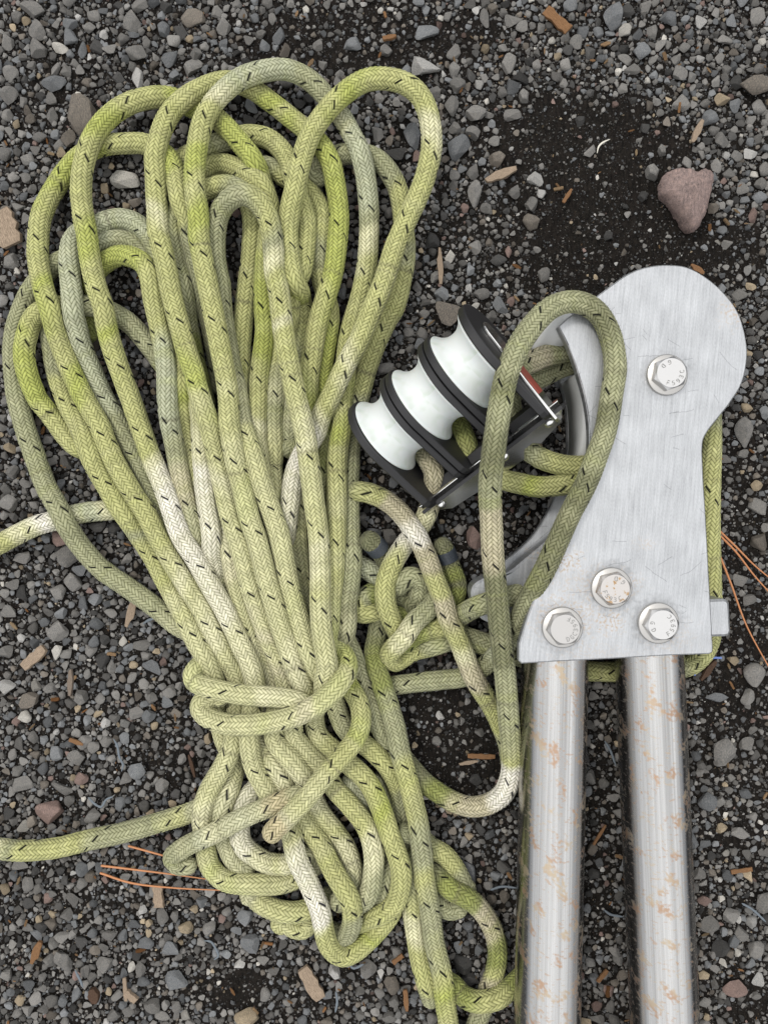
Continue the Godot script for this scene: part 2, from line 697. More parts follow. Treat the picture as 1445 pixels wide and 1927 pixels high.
func line(owner: String, called: String, tint: String, still: bool, flat: Array) -> void:
	# flat: px, py, height in millimetres, px, py, height ...
	var p := []
	for i in range(0, flat.size(), 3):
		p.append(Vector3(flat[i], flat[i + 1], flat[i + 2]))
	strands.append({"owner": owner, "name": called, "tint": tint, "still": still, "pts": resample(p, 9.0)})


func rope_lines() -> void:
	# loops of the coil, each from its foot below the binding, up through the binding and round its arch
	line("coil", "loop", "CLLYLCLLLLLLCLCLLLLLLYLLYLLLYYLLLYLLGGDDD", false, [600,1615,10, 561,1640,12, 551,1648,14, 510,1665,14, 465,1669,14, 423,1658,14, 395,1631,14, 385,1596,16, 381,1555,14, 384,1520,14, 402,1485,18, 426,1444,22, 444,1399,26, 450,1340,26, 452,1300,26, 447,1267,26, 417,1222,27, 387,1170,27, 359,1115,27, 328,1063,26, 293,1004,26, 270,965,26, 246,932,26, 225,891,25, 204,849,25, 183,804,25, 163,760,24, 142,715,24, 121,666,24, 100,611,23, 84,555,23, 74,500,22, 72,460,22, 80,402,22, 112,342,21, 149,297,20, 190,275,19, 240,270,18, 277,273,17, 315,297,16, 335,335,15, 344,385,14, 352,440,13, 365,500,12, 385,570,11, 405,650,10, 420,730,10])
	line("coil", "loop", "GGGCLLLLLLLLLLGLLLLLLLGGG", false, [475,1641,10, 454,1624,10, 437,1596,10, 425,1560,10, 423,1527,11, 430,1485,12, 437,1444,14, 430,1400,16, 412,1350,16, 404,1300,16, 399,1274,16, 380,1239,17, 358,1187,17, 336,1142,17, 312,1094,17, 283,1038,17, 244,972,17, 217,932,16, 187,886,16, 166,847,15, 149,808,15, 128,765,15, 114,725,14, 105,690,13, 98,650,12, 92,610,11, 90,570,10])
	line("coil", "loop", "LLLYLLLWWWLCLLLLLCCCWWWWWWWCLLLLLYLLYYLLLLYLLYYLYYYLLCLGG", false, [736,1640,8, 742,1680,8, 731,1712,9, 705,1746,10, 673,1777,13, 645,1793,14, 624,1779,16, 610,1748,18, 596,1707,20, 579,1658,22, 561,1613,24, 551,1568,26, 533,1535,27, 516,1506,27, 492,1465,28, 471,1423,28, 464,1385,28, 470,1340,28, 478,1300,28, 468,1249,28, 447,1198,28, 420,1142,28, 388,1087,28, 357,1028,28, 330,969,27, 301,898,27, 280,846,27, 263,798,27, 246,749,27, 228,701,27, 211,652,27, 197,604,27, 183,552,28, 172,500,28, 163,450,29, 156,400,29, 153,357,29, 158,310,29, 176,258,29, 208,218,28, 249,193,27, 294,183,25, 329,186,22, 367,203,18, 405,222,17, 430,248,18, 452,276,18, 470,303,18, 484,330,16, 497,362,13, 510,400,10, 518,450,10, 525,520,10, 530,600,10])
	line("coil", "loop", "GCCLCCLLLLTLTLLLLLCLLLYYLLLLLCLLLLLLLLYLYYYYYYYYLLLYYLLCLLLGGG", false, [640,1700,16, 655,1690,17, 665,1665,19, 665,1636,20, 651,1596,21, 627,1561,23, 600,1527,25, 572,1475,27, 544,1433,28, 516,1395,28, 520,1340,28, 540,1300,28, 530,1256,29, 506,1201,30, 482,1142,30, 465,1080,31, 447,1021,31, 433,969,31, 421,917,31, 405,846,31, 391,798,32, 377,753,32, 363,708,32, 349,656,32, 336,604,33, 322,552,33, 311,500,33, 303,450,33, 297,400,33, 294,350,33, 294,300,32, 303,250,31, 325,207,29, 365,175,26, 408,157,21, 440,155,19, 475,168,18, 510,192,18, 545,220,17, 575,245,17, 604,275,18, 622,310,18, 632,357,18, 635,400,18, 630,450,19, 625,495,19, 615,550,20, 602,600,20, 588,645,19, 578,695,17, 576,735,15, 580,780,12, 575,830,10, 565,900,10, 556,960,10, 556,1030,10, 566,1090,12, 577,1150,14, 585,1210,16])
	line("coil", "loop", "GGCCLLLLLLLCLLLLLYLLLLLLLLLYYLYLLCSSGGCSSSGCLLLLLLYLLLLLLLYYLL", false, [660,1700,12, 690,1690,14, 705,1660,16, 707,1610,18, 693,1561,20, 665,1520,22, 631,1485,24, 603,1444,26, 582,1423,27, 554,1388,28, 560,1340,28, 578,1310,28, 575,1287,29, 565,1260,29, 544,1211,30, 523,1163,31, 506,1108,32, 489,1056,32, 471,986,33, 458,917,34, 446,850,35, 436,790,36, 427,720,36, 415,656,37, 405,604,37, 393,545,37, 383,495,37, 373,443,37, 367,391,37, 366,322,37, 372,274,37, 384,225,36, 410,184,35, 450,150,33, 495,134,31, 538,131,29, 575,146,26, 601,168,22, 622,193,20, 642,218,20, 663,256,21, 680,294,21, 689,339,22, 694,391,22, 694,443,23, 690,500,23, 677,560,21, 660,621,19, 652,670,18, 654,708,18, 649,742,18, 642,811,20, 639,881,22, 639,950,24, 637,1030,26, 632,1100,28, 624,1160,28, 614,1215,26, 600,1270,22, 590,1320,18])
	line("coil", "loop", "WWWWWWCLCLLLLLLLLCCLLLYLLLLLLLLYLGGGGG", false, [524,1085,8, 527,1050,9, 531,1015,11, 537,975,14, 545,932,18, 556,885,20, 572,850,22, 594,815,28, 604,784,33, 625,742,36, 649,690,38, 677,638,38, 698,587,38, 722,530,38, 743,465,37, 763,419,36, 784,374,36, 801,329,36, 812,274,36, 807,220,36, 791,182,36, 763,158,36, 725,148,36, 687,152,37, 649,175,37, 614,210,36, 585,253,35, 566,305,34, 555,357,33, 546,400,30, 543,440,27, 547,480,23, 555,525,18, 563,570,15, 569,620,14, 568,670,12, 560,720,10, 548,790,10, 540,860,10])
	line("coil", "loop", "GGGGLLGLLLLGDDDGGGGDD", false, [585,345,10, 594,322,10, 621,298,12, 649,289,13, 675,290,13, 701,296,13, 725,315,14, 746,350,14, 756,390,14, 760,430,14, 763,478,15, 755,530,17, 744,575,18, 725,610,18, 704,656,17, 684,710,15, 669,757,13, 660,800,12, 655,850,12, 652,930,12, 654,1000,12, 657,1060,12, 655,1120,13, 648,1170,14, 640,1230,14])
	line("coil", "loop", "LLLLLLYYYLLCLG", false, [360,335,10, 384,322,11, 415,308,13, 450,313,15, 478,332,17, 497,365,19, 505,400,20, 504,450,20, 500,530,19, 503,600,19, 495,670,19, 485,725,19, 482,780,18, 488,830,16, 496,880,13, 500,930,11])
	line("coil", "loop", "LLLLLYLLLLLLLLLLCLLLCLLLCLCGLGGGGGGGGGGLLLLLLYLLLLGLLLGG", false, [689,1727,12, 723,1714,14, 751,1686,15, 760,1646,16, 751,1599,18, 726,1537,20, 695,1475,22, 660,1440,24, 630,1412,25, 598,1380,26, 590,1340,26, 606,1300,27, 614,1253,30, 610,1211,33, 604,1142,35, 603,1073,36, 599,1004,38, 590,935,40, 583,881,41, 573,811,42, 556,742,43, 542,673,43, 531,604,42, 527,560,42, 521,510,41, 515,460,40, 508,420,39, 496,393,38, 478,372,36, 455,364,34, 432,376,32, 415,400,30, 407,430,28, 405,480,26, 410,530,25, 417,580,24, 426,635,23, 436,680,22, 447,730,22, 457,780,22, 473,845,22, 490,895,23, 506,950,24, 520,1004,26, 534,1066,27, 551,1125,28, 568,1177,29, 589,1229,29, 604,1270,27, 622,1320,24, 648,1371,22, 682,1395,18, 713,1415,15, 738,1443,12, 752,1480,10, 760,1530,10, 768,1600,10])
	line("coil", "loop", "GGGGGGGGSSSSSSSSSSSSGGG", false, [359,1066,10, 350,1050,11, 320,1004,12, 296,957,13, 280,915,14, 263,874,15, 242,832,16, 221,791,16, 197,749,16, 176,701,17, 159,656,17, 146,604,18, 138,552,19, 133,510,20, 135,478,20, 148,448,20, 165,436,19, 190,422,18, 215,413,18, 240,415,18, 262,428,18, 279,450,17, 290,480,14, 300,520,11, 310,560,10])
	line("coil", "loop", "OOYYYYLLSSSSGGTGG", false, [163,640,10, 163,600,10, 166,560,11, 175,520,13, 194,495,15, 221,479,17, 250,479,18, 274,490,18, 287,515,18, 294,560,18, 303,604,18, 313,650,19, 319,700,19, 322,760,19, 332,829,18, 346,898,17, 360,950,15, 372,990,12, 385,1030,10])
	line("coil", "loop", "GGGGGGGGGGGGGGGGGSGGGG", false, [400,1225,10, 375,1200,10, 353,1184,10, 315,1157,10, 274,1128,10, 232,1099,10, 191,1070,12, 154,1029,18, 124,983,19, 106,950,16, 87,915,12, 68,863,10, 51,811,10, 40,760,10, 34,708,10, 31,656,10, 40,604,10, 58,555,11, 85,515,12, 112,492,12, 150,472,12, 190,459,13, 225,452,13, 255,458,13, 280,480,12, 300,520,10, 312,580,10])
	line("coil", "loose_end", "GCSCWWCLLCC", false, [260,945,10, 220,958,10, 166,964,10, 116,976,10, 71,988,10, 33,1006,10, 0,1024,10, -40,1045,10, -100,1080,10])
	line("coil", "loop", "LLLYYYLLLGGGGGDD", false, [190,852,9, 150,835,10, 121,806,11, 93,777,11, 66,749,11, 49,712,12, 41,670,12, 46,632,13, 62,604,13, 85,590,13, 115,582,12, 150,580,12, 185,583,12, 221,596,11, 249,614,11, 277,645,10, 301,676,10, 325,710,10, 340,760,10])
	line("coil", "loop", "LLYLLLWW", false, [340,640,10, 346,708,13, 352,777,14, 357,822,14, 367,898,14, 380,960,12, 395,1020,10])
	line("coil", "loop", "LCCWWWWWCC", false, [360,720,10, 372,780,16, 377,846,18, 384,915,19, 394,984,19, 402,1021,19, 413,1073,18, 423,1115,16, 436,1160,13, 450,1200,11])
	line("coil", "loop", "LCWWCTLLCLCWCLCCLLLLLLGG", false, [395,850,12, 405,900,14, 415,960,16, 428,1040,19, 444,1115,21, 460,1160,22, 475,1205,23, 500,1255,24, 512,1290,24, 500,1330,24, 486,1370,26, 485,1392,27, 510,1430,27, 537,1471,26, 560,1520,24, 572,1548,23, 596,1589,22, 624,1634,22, 648,1676,22, 661,1714,20, 662,1742,18, 650,1765,14, 630,1760,11, 600,1740,10])
	line("coil", "loop", "OOGGGGLGLLLLLLGG", false, [385,770,8, 372,720,9, 360,670,9, 352,620,10, 348,580,10, 339,530,11, 328,461,12, 324,420,13, 333,388,13, 358,366,14, 388,356,15, 420,347,16, 446,348,17, 464,360,18, 477,388,18, 480,426,18, 474,495,18, 463,564,18, 453,656,18, 453,708,18, 459,760,17, 470,820,14, 480,880,11])
	line("coil", "loop", "GGGLGLLLLLLLLLLLGGLLLLLLLLLL", false, [320,460,10, 318,400,10, 316,350,11, 325,318,12, 346,298,13, 372,284,12, 400,273,11, 430,262,10, 466,254,11, 504,263,12, 531,288,13, 549,322,15, 562,355,17, 573,390,18, 577,425,18, 573,460,18, 563,512,17, 552,564,16, 540,620,14, 528,690,13, 522,760,12, 516,820,12, 508,880,12, 510,930,12, 512,1000,12, 515,1050,13, 522,1110,15, 533,1170,17, 548,1220,19, 567,1265,20, 590,1310,18])
	line("coil", "loop", "GLLLGLLYYOOOGG", false, [470,345,10, 493,319,12, 518,319,13, 545,330,14, 575,348,14, 598,376,13, 610,412,12, 608,460,11, 608,510,11, 614,560,12, 618,590,13, 615,625,13, 606,670,12, 600,720,11, 606,760,11, 615,815,12, 613,880,13, 604,950,13, 598,1010,12])
	line("coil", "tucked_end", "LLYLLYYLLLLLLLTR", false, [640,1240,10, 650,1262,16, 660,1285,26, 676,1320,36, 680,1355,38, 672,1385,38, 648,1418,38, 613,1456,38, 579,1496,38, 544,1534,37, 520,1558,36, 510,1570,34])
	line("coil", "tucked_end", "LLGRGSGCSGGGG", false, [590,1480,26, 566,1492,28, 540,1504,30, 510,1517,31, 485,1527,31, 458,1538,30, 406,1561,30, 370,1580,29, 342,1598,24, 328,1611,15, 340,1625,9, 370,1622,8])
	line("coil", "binding_turn", "YYYLLLCCCCLLL", false, [400,1230,10, 385,1243,14, 370,1262,20, 372,1283,27, 392,1298,33, 425,1305,36, 458,1309,37, 490,1311,37, 520,1313,37, 550,1317,36, 580,1325,30, 600,1335,24])
	line("coil", "binding_turn", "LLLLLYLLTYYLYYY", false, [410,1300,18, 385,1310,22, 375,1325,27, 385,1343,33, 410,1357,37, 444,1364,38, 492,1361,39, 544,1347,41, 589,1323,43, 624,1294,42, 645,1263,36, 647,1240,28, 636,1222,20, 620,1210,14])
	line("coil", "loop", "WWWWWWWCLCG", false, [520,1450,12, 489,1475,14, 463,1499,15, 450,1525,14, 446,1565,13, 450,1590,13, 465,1608,14, 499,1627,15, 537,1632,15, 560,1625,14, 590,1615,12])
	line("coil", "loop", "GLLLLLG", false, [470,1662,9, 480,1680,10, 497,1700,10, 525,1718,10, 560,1722,10, 595,1712,10, 625,1690,10])
	line("coil", "loop", "LLLL", false, [520,1722,8, 545,1736,9, 572,1742,9, 596,1722,8])
	line("coil", "loop", "SSSG", false, [655,1470,10, 679,1503,10, 700,1551,10, 712,1600,10, 715,1640,9])
	line("coil", "loop", "GGGGG", false, [700,1470,11, 718,1530,11, 728,1590,10, 731,1650,10, 725,1690,10, 700,1712,9])
	line("coil", "loose_end", "GGLGGGLLLGCGG", false, [430,1505,9, 400,1518,9, 376,1527,10, 353,1535,10, 320,1543,10, 290,1551,10, 228,1568,10, 166,1581,10, 104,1596,10, 41,1601,10, 0,1597,10, -50,1590,10, -110,1580,10])
	# the slack line that runs down to the lower edge
	line("slack", "run", "DDOOGGLLGGLGGGLYLGG", false, [715,1150,10, 713,1190,11, 709,1224,12, 715,1261,13, 725,1308,18, 737,1355,19, 746,1400,20, 754,1430,21, 769,1484,21, 779,1537,20, 788,1599,19, 794,1661,18, 807,1724,17, 816,1786,20, 829,1848,26, 838,1895,20, 846,1935,12, 855,1990,10, 865,2060,10])
	line("slack", "run", "GLCCLLG", false, [775,1600,10, 772,1650,10, 770,1690,10, 774,1725,10, 782,1758,10, 793,1800,10, 806,1840,11, 818,1880,9])
	line("slack", "run", "GGLLG", false, [770,1560,10, 807,1592,10, 833,1610,11, 850,1634,12, 862,1660,10, 872,1690,8])
	line("slack", "run", "GDOOOTTOOLTTGDDTTT", false, [780,1636,9, 800,1645,10, 820,1652,13, 844,1665,16, 878,1683,14, 903,1708,11, 923,1740,10, 935,1777,10, 936,1811,10, 928,1848,10, 915,1880,10, 900,1912,9, 888,1950,9, 878,2000,9, 870,2060,9])
	line("slack", "run", "GGGG", false, [790,1660,9, 812,1686,9, 835,1702,9, 856,1706,9, 872,1696,8])
	line("slack", "run", "OOOLLOOO", false, [805,1836,10, 825,1848,10, 847,1859,12, 869,1876,17, 900,1884,20, 931,1874,19, 956,1857,14, 980,1838,10, 1012,1812,8])
	# the weathered line that lies over the pulley and the plate
	line("bight", "run", "LGGGDGGGDDOTTWWLGGGGDDDDTTGGDGDGGGGGDDGGDGGDDDDDDGGSGGGGGG", true, [610,1120,10, 622,1145,11, 634,1170,12, 656,1215,12, 675,1261,12, 693,1308,12, 709,1355,11, 728,1390,10, 757,1425,9, 794,1468,10, 822,1490,10, 854,1509,10, 885,1518,11, 918,1513,13, 945,1495,16, 959,1465,19, 963,1428,22, 958,1370,28, 952,1293,35, 946,1230,41, 939,1168,46, 933,1106,49, 927,1043,52, 924,981,55, 922,940,58, 923,896,64, 931,830,70, 941,765,72, 953,706,72, 974,654,69, 1005,609,64, 1040,577,60, 1083,568,58, 1122,587,57, 1147,630,57, 1157,688,57, 1150,745,57, 1139,809,57, 1121,861,57, 1101,912,57, 1073,966,57, 1049,1019,56, 1025,1071,53, 997,1123,46, 975,1170,36, 952,1212,23, 927,1240,15, 899,1262,12, 868,1275,11, 834,1279,10, 787,1284,10, 737,1290,8, 712,1292,8, 690,1290,8])
	# the knotted line with whipped ends, which is rove through the pulley
	line("knot", "run", "GGLTTTWTTLTTLCTTLLLLGG", false, [630,905,10, 659,917,12, 690,924,14, 725,941,18, 756,967,22, 783,1003,26, 804,1050,28, 818,1090,28, 834,1130,28, 850,1165,26, 866,1205,22, 882,1246,18, 903,1289,14, 924,1326,11, 940,1360,10, 955,1400,10, 962,1450,9])
	line("knot", "run", "GGTTTCCWLLLL", true, [765,815,9, 788,842,14, 805,866,21, 817,892,23, 813,931,18, 801,972,15, 783,1000,13, 762,1024,14, 740,1059,18, 726,1096,20, 726,1134,20, 736,1165,17, 748,1190,13])
	line("knot", "run", "GGCCLLLGGGG", false, [836,1112,18, 815,1131,22, 793,1156,25, 762,1190,27, 740,1215,24, 728,1232,16, 736,1243,9, 755,1232,9, 774,1220,9, 802,1213,9, 834,1203,9, 860,1190,9])
	line("knot", "whipped_end", "DDOODOO", false, [830,1025,13, 836,1036,14, 842,1052,14, 851,1076,14, 861,1104,12, 857,1135,10, 838,1160,9])
	line("knot", "whipped_end", "DDDDODD", false, [688,1016,12, 706,1032,12, 722,1050,12, 738,1080,11, 750,1110,10, 760,1140,9])
	line("knot", "run", "OGLLLGO", false, [716,1122,10, 692,1126,12, 672,1146,13, 688,1157,12, 712,1152,11, 735,1150,9])
	line("knot", "run", "DGGGDO", false, [735,1112,9, 749,1093,12, 768,1080,13, 784,1094,13, 780,1120,11, 765,1138,9])
	line("knot", "run", "OLLGG", true, [762,1212,12, 785,1194,13, 808,1186,14, 832,1180,14, 856,1166,12, 880,1150,22, 900,1140,31, 925,1132,34, 950,1124,34, 975,1118,33])
	line("knot", "run", "SSSSG", false, [630,1030,10, 645,1038,10, 665,1051,10, 690,1066,10, 712,1082,10, 730,1105,9])
	line("rove", "run", "OOOLLLYLLO", true, [838,768,15, 862,797,23, 876,828,28, 889,866,27, 915,890,28, 946,902,29, 980,910,29, 1015,916,29, 1060,912,30, 1090,903,30, 1140,890,30])
	line("rove", "run", "GGTGGLLLGO", true, [958,750,36, 962,776,35, 968,802,34, 984,836,33, 1015,861,32, 1057,875,31, 1095,877,31, 1140,872,30])
	line("rove", "run", "GTTGGO", true, [965,694,46, 991,685,42, 1022,671,38, 1060,662,33, 1100,655,29, 1160,650,28])
	line("rove", "run", "GGGGDO", true, [980,733,34, 1005,716,30, 1030,704,26, 1065,688,23, 1110,680,22])
	line("rove", "run", "OGLLLLLLLLGGLLLLGGG", true, [1330,735,28, 1334,770,28, 1336,800,28, 1336,860,27, 1334,943,26, 1334,1010,25, 1336,1080,24, 1337,1130,22, 1337,1180,17, 1332,1212,10, 1314,1240,8, 1285,1257,7, 1225,1263,7, 1135,1264,7, 1050,1258,8, 985,1238,8, 924,1214,9, 883,1200,9, 850,1190,9, 820,1195,8])


func settle() -> void:
	# let the ropes rest on each other: lift and drop their points until nothing cuts through anything else
	var floor_mm := 8.6
	var xs := PackedFloat32Array()
	var ys := PackedFloat32Array()
	var hs := PackedFloat32Array()
	var ord := PackedFloat32Array()
	var own := PackedInt32Array()
	var idx := PackedInt32Array()
	var still := PackedByteArray()
	var k_mm := SPAN * 1000.0 * 0.94
	var firsts := []
	for s in strands.size():
		firsts.append(xs.size())
		var pts: Array = strands[s].pts
		for i in pts.size():
			xs.append(pts[i].x * k_mm)
			ys.append(pts[i].y * k_mm)
			hs.append(pts[i].z)
			ord.append(pts[i].z + s * 0.001)
			own.append(s)
			idx.append(i)
			still.append(1 if strands[s].still else 0)
	var cells := {}
	var reach := 9.7
	for i in xs.size():
		var key := Vector2i(int(floor(xs[i] / reach)), int(floor(ys[i] / reach)))
		if not cells.has(key):
			cells[key] = PackedInt32Array()
		cells[key].append(i)
	var pa := PackedInt32Array()
	var pb := PackedInt32Array()
	for i in xs.size():
		var key := Vector2i(int(floor(xs[i] / reach)), int(floor(ys[i] / reach)))
		for gx in [-1, 0, 1]:
			for gy in [-1, 0, 1]:
				var other = cells.get(key + Vector2i(gx, gy))
				if other == null:
					continue
				for j in other:
					if j <= i or (own[i] == own[j] and absi(idx[i] - idx[j]) < 9) or (still[i] and still[j]):
						continue
					var d2 := (xs[i] - xs[j]) * (xs[i] - xs[j]) + (ys[i] - ys[j]) * (ys[i] - ys[j])
					if d2 < reach * reach:
						if ord[i] > ord[j]:
							pa.append(i)
							pb.append(j)
						else:
							pa.append(j)
							pb.append(i)
	var x0 := xs.duplicate()
	var y0 := ys.duplicate()
	for round_ in 120:
		for k in pa.size():
			var a := pa[k]
			var b := pb[k]
			var dx := xs[a] - xs[b]
			var dy := ys[a] - ys[b]
			var d2 := dx * dx + dy * dy
			if d2 >= reach * reach:
				continue
			var miss := sqrt(reach * reach - d2) - (hs[a] - hs[b])
			if miss > 0.0:
				# side by side: give way sideways a little; one above the other: up and down
				var d := sqrt(d2) + 0.001
				var side := minf(miss, 1.0) * 0.12 * smoothstep(2.0, 7.0, d)
				if not still[a]:
					xs[a] += dx / d * side
					ys[a] += dy / d * side
				if not still[b]:
					xs[b] -= dx / d * side
					ys[b] -= dy / d * side
				if still[a]:
					hs[b] -= miss * 0.5
				elif still[b]:
					hs[a] += miss * 0.5
				else:
					hs[a] += miss * 0.25
					hs[b] -= miss * 0.22
		for s in strands.size():
			if strands[s].still:
				continue
			var f: int = firsts[s]
			var n: int = strands[s].pts.size()
			for turn in 3:
				var prev := hs[f]
				for i in range(1, n - 1):
					var here := hs[f + i]
					hs[f + i] = here + 0.5 * ((prev + hs[f + i + 1]) * 0.5 - here) - 0.03
					prev = here
			for i in n:
				hs[f + i] = clampf(hs[f + i], floor_mm, ord[f + i] + 9.0)
			for i in range(1, n - 1):
				var g := f + i
				xs[g] += 0.3 * ((xs[g - 1] + xs[g + 1] - x0[g - 1] - x0[g + 1]) * 0.5 - (xs[g] - x0[g]))
				ys[g] += 0.3 * ((ys[g - 1] + ys[g + 1] - y0[g - 1] - y0[g + 1]) * 0.5 - (ys[g] - y0[g]))
				xs[g] = clampf(xs[g], x0[g] - 1.4, x0[g] + 1.4)
				ys[g] = clampf(ys[g], y0[g] - 1.4, y0[g] + 1.4)
	for s in strands.size():
		var pts: Array = strands[s].pts
		for i in pts.size():
			var g: int = firsts[s] + i
			pts[i] = Vector3(xs[g] / k_mm, ys[g] / k_mm, hs[g])


func note_rope_spots() -> void:
	for s in strands:
		for p in s.pts:
			if p.z < 15.0:
				var key := Vector2i(int(floor(p.x / 40.0)), int(floor(p.y / 40.0)))
				if not rope_spots.has(key):
					rope_spots[key] = []
				rope_spots[key].append(Vector2(p.x, p.y))


func rope_near(px: float, py: float, gap: float) -> bool:
	var key := Vector2i(int(floor(px / 40.0)), int(floor(py / 40.0)))
	for gx in [-1, 0, 1]:
		for gy in [-1, 0, 1]:
			for q in rope_spots.get(key + Vector2i(gx, gy), []):
				if q.distance_to(Vector2(px, py)) < gap:
					return true
	return false


func build_ropes() -> void:
	var owners := {
		"coil": thing("coiled_rope", "long green-stained white braided rope coiled into a hank and bound round its waist", "rope"),
		"slack": thing("slack_rope", "dusty green rope hanging from the hank down past the left tube to the lower edge", "rope"),
		"bight": thing("weathered_rope", "fuzzy olive-grey rope looping over the black and white pulley and the metal plate", "rope"),
		"knot": thing("knotted_rope", "tan and green rope tied in a knot, with two blue-whipped ends, below the pulley", "rope"),
		"rove": thing("rove_rope", "clean green rope leading from the pulley under the metal plate and up its right edge", "rope")}
	var serial := 0
	for s in strands:
		var pts := []
		for p in s.pts:
			pts.append(at(p.x, p.y, p.z * 0.001))
		var path := resample(pts, 0.00072)
		serial += 1
		var seed_v := Vector3(serial * 7.3, serial * 3.1, serial * 1.7)
		var code: String = s.tint
		var tint := func(t: float, ang: float, p: Vector3) -> Color:
			var q := p * 1000.0
			var wob := noise_b.get_noise_3dv(q * 0.035 + seed_v)
			var f := clampf(t * code.length() - 0.5 + wob * 1.1 + 0.35 * sin(ang + seed_v.y), 0.0, code.length() - 1.001)
			var i := int(f)
			var a: Color = TINTS[code[i]]
			var b: Color = TINTS[code[mini(i + 1, code.length() - 1)]]
			var c: Color = a.lerp(b, smoothstep(0.0, 1.0, f - i))
			var patch := noise_a.get_noise_3dv(q * 0.085 + seed_v)
			var fine := noise_a.get_noise_3dv(q * 0.42)
			c = c.lerp(TINTS["Y"], clampf(patch * 0.6 - 0.05 - 0.10 * cos(ang), 0.0, 0.26))
			c = c.lerp(TINTS["C"], clampf(-patch * 0.35 - 0.06, 0.0, 0.16))
			var wear := Vector2((p.x + 0.066) / 0.052, (p.z - 0.085) / 0.155).length() + 0.35 * noise_b.get_noise_3dv(q * 0.05 + seed_v)
			c = c.lerp(TINTS["C"], 0.55 * smoothstep(1.2, 0.55, wear))
			var dirt := smoothstep(0.42, 0.8, noise_b.get_noise_3dv(q * 0.16 + seed_v * 2.0))
			c = c.lerp(Color(0.16, 0.145, 0.10), dirt * 0.5)
			return c * (1.0 + 0.10 * fine)
		var kk := seed_v.x
		var fat := func(t: float) -> float:
			return ROPE_R * (1.0 + 0.035 * noise_a.get_noise_2d(t * 40.0, kk))
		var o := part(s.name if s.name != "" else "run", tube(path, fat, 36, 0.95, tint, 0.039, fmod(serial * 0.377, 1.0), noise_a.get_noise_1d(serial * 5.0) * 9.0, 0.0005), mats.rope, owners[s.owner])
		if s.owner == "bight" or s.owner == "knot":
			part("fuzz", fuzz(path, tint), mats.fuzz, o).set_meta("kind", "stuff")
		if s.name == "whipped_end":
			# turns of waxed thread wound round the end
			var i0 := int(path.size() * 0.10)
			var wraps := []
			for k in 10 * 12 + 1:
				var f := i0 + k / 12.0 * 0.95
				var c: Vector3 = path[int(f)].lerp(path[int(f) + 1], f - int(f))
				var tan: Vector3 = (path[int(f) + 1] - path[int(f)]).normalized()
				var side := tan.cross(Vector3.UP).normalized()
				var up := side.cross(tan)
				wraps.append(c + (side * cos(TAU * k / 12.0) + up * sin(TAU * k / 12.0)) * ROPE_R * 1.03)
			part("whipping", tube(wraps, func(_t: float) -> float: return 0.00036, 6), mats.thread, o)


func fuzz(path: Array, tint: Callable) -> ArrayMesh:
	# worn fibres that stand off the braid
	var v := PackedVector3Array()
	var nn := PackedVector3Array()
	var cc := PackedColorArray()
	var ix := PackedInt32Array()
	for k in path.size() * 7:
		var f := rng.randf() * (path.size() - 2)
		var p: Vector3 = path[int(f)].lerp(path[int(f) + 1], f - int(f))
		var tan: Vector3 = (path[int(f) + 1] - path[int(f)]).normalized()
		var side := tan.cross(Vector3.UP).normalized()
		var ang := rng.randf_range(-0.6, PI + 0.6)
		var d := side * cos(ang) + side.cross(tan) * sin(ang)
		var root := p + d * (ROPE_R * 0.97)
		var lean := (d * rng.randf_range(0.5, 1.0) + tan * rng.randf_range(-0.9, 0.9) + d.cross(tan) * rng.randf_range(-0.7, 0.7)).normalized()
		var long := 0.0005 + 0.0011 * pow(rng.randf(), 2.0)
		var wide := lean.cross(Vector3.UP).normalized() * 0.00004
		var c: Color = tint.call(f / path.size(), ang, p)
		var b := v.size()
		for q in [root - wide, root + wide, root + lean * long]:
			v.append(q)
			nn.append(d)
			cc.append(c.lerp(Color(0.6, 0.58, 0.45), 0.3))
		ix.append_array(PackedInt32Array([b, b + 1, b + 2]))
	return arrays_mesh(v, nn, ix, PackedVector2Array(), cc)


# ---------------------------------------------------------------- ground

func soil_height(x: float, z: float) -> float:
	return 0.0016 * noise_a.get_noise_2d(x * 45.0, z * 45.0) + 0.0012 * noise_a.get_noise_2d(x * 150.0, z * 150.0) - 0.0006


func gravel_share(px: float, py: float) -> float:
	# 1 where stones lie close, 0 where bare soil shows
	var s := 1.0
	for q in [[700, 70, 270, 75, 0.85], [1090, 260, 240, 105, 0.95], [1170, 400, 190, 130, 0.9], [960, 470, 190, 110, 0.6], [1230, 480, 240, 80, 0.85], [860, 1000, 210, 250, 0.6], [840, 1400, 150, 120, 0.9], [320, 1440, 60, 60, 0.7], [430, 1860, 90, 50, 0.7], [570, 1870, 160, 60, 0.55], [1135, 1600, 55, 200, 0.75], [1390, 1050, 100, 300, 0.68], [1390, 1450, 100, 240, 0.62], [1420, 1890, 80, 70, 0.75], [180, 1700, 60, 40, 0.6], [950, 1600, 60, 200, 0.4], [230, 560, 80, 70, 0.45], [550, 300, 250, 200, 0.3], [80, 170, 40, 60, 0.5]]:
		var e := Vector2((px - q[0]) / q[2], (py - q[1]) / q[3]).length()
		s -= q[4] * smoothstep(1.25, 0.65, e + 0.25 * noise_b.get_noise_2d(px * 0.012, py * 0.012))
	return clampf(s + 0.18 * noise_b.get_noise_2d(px * 0.02, py * 0.02 + 50.0), 0.04, 1.0)


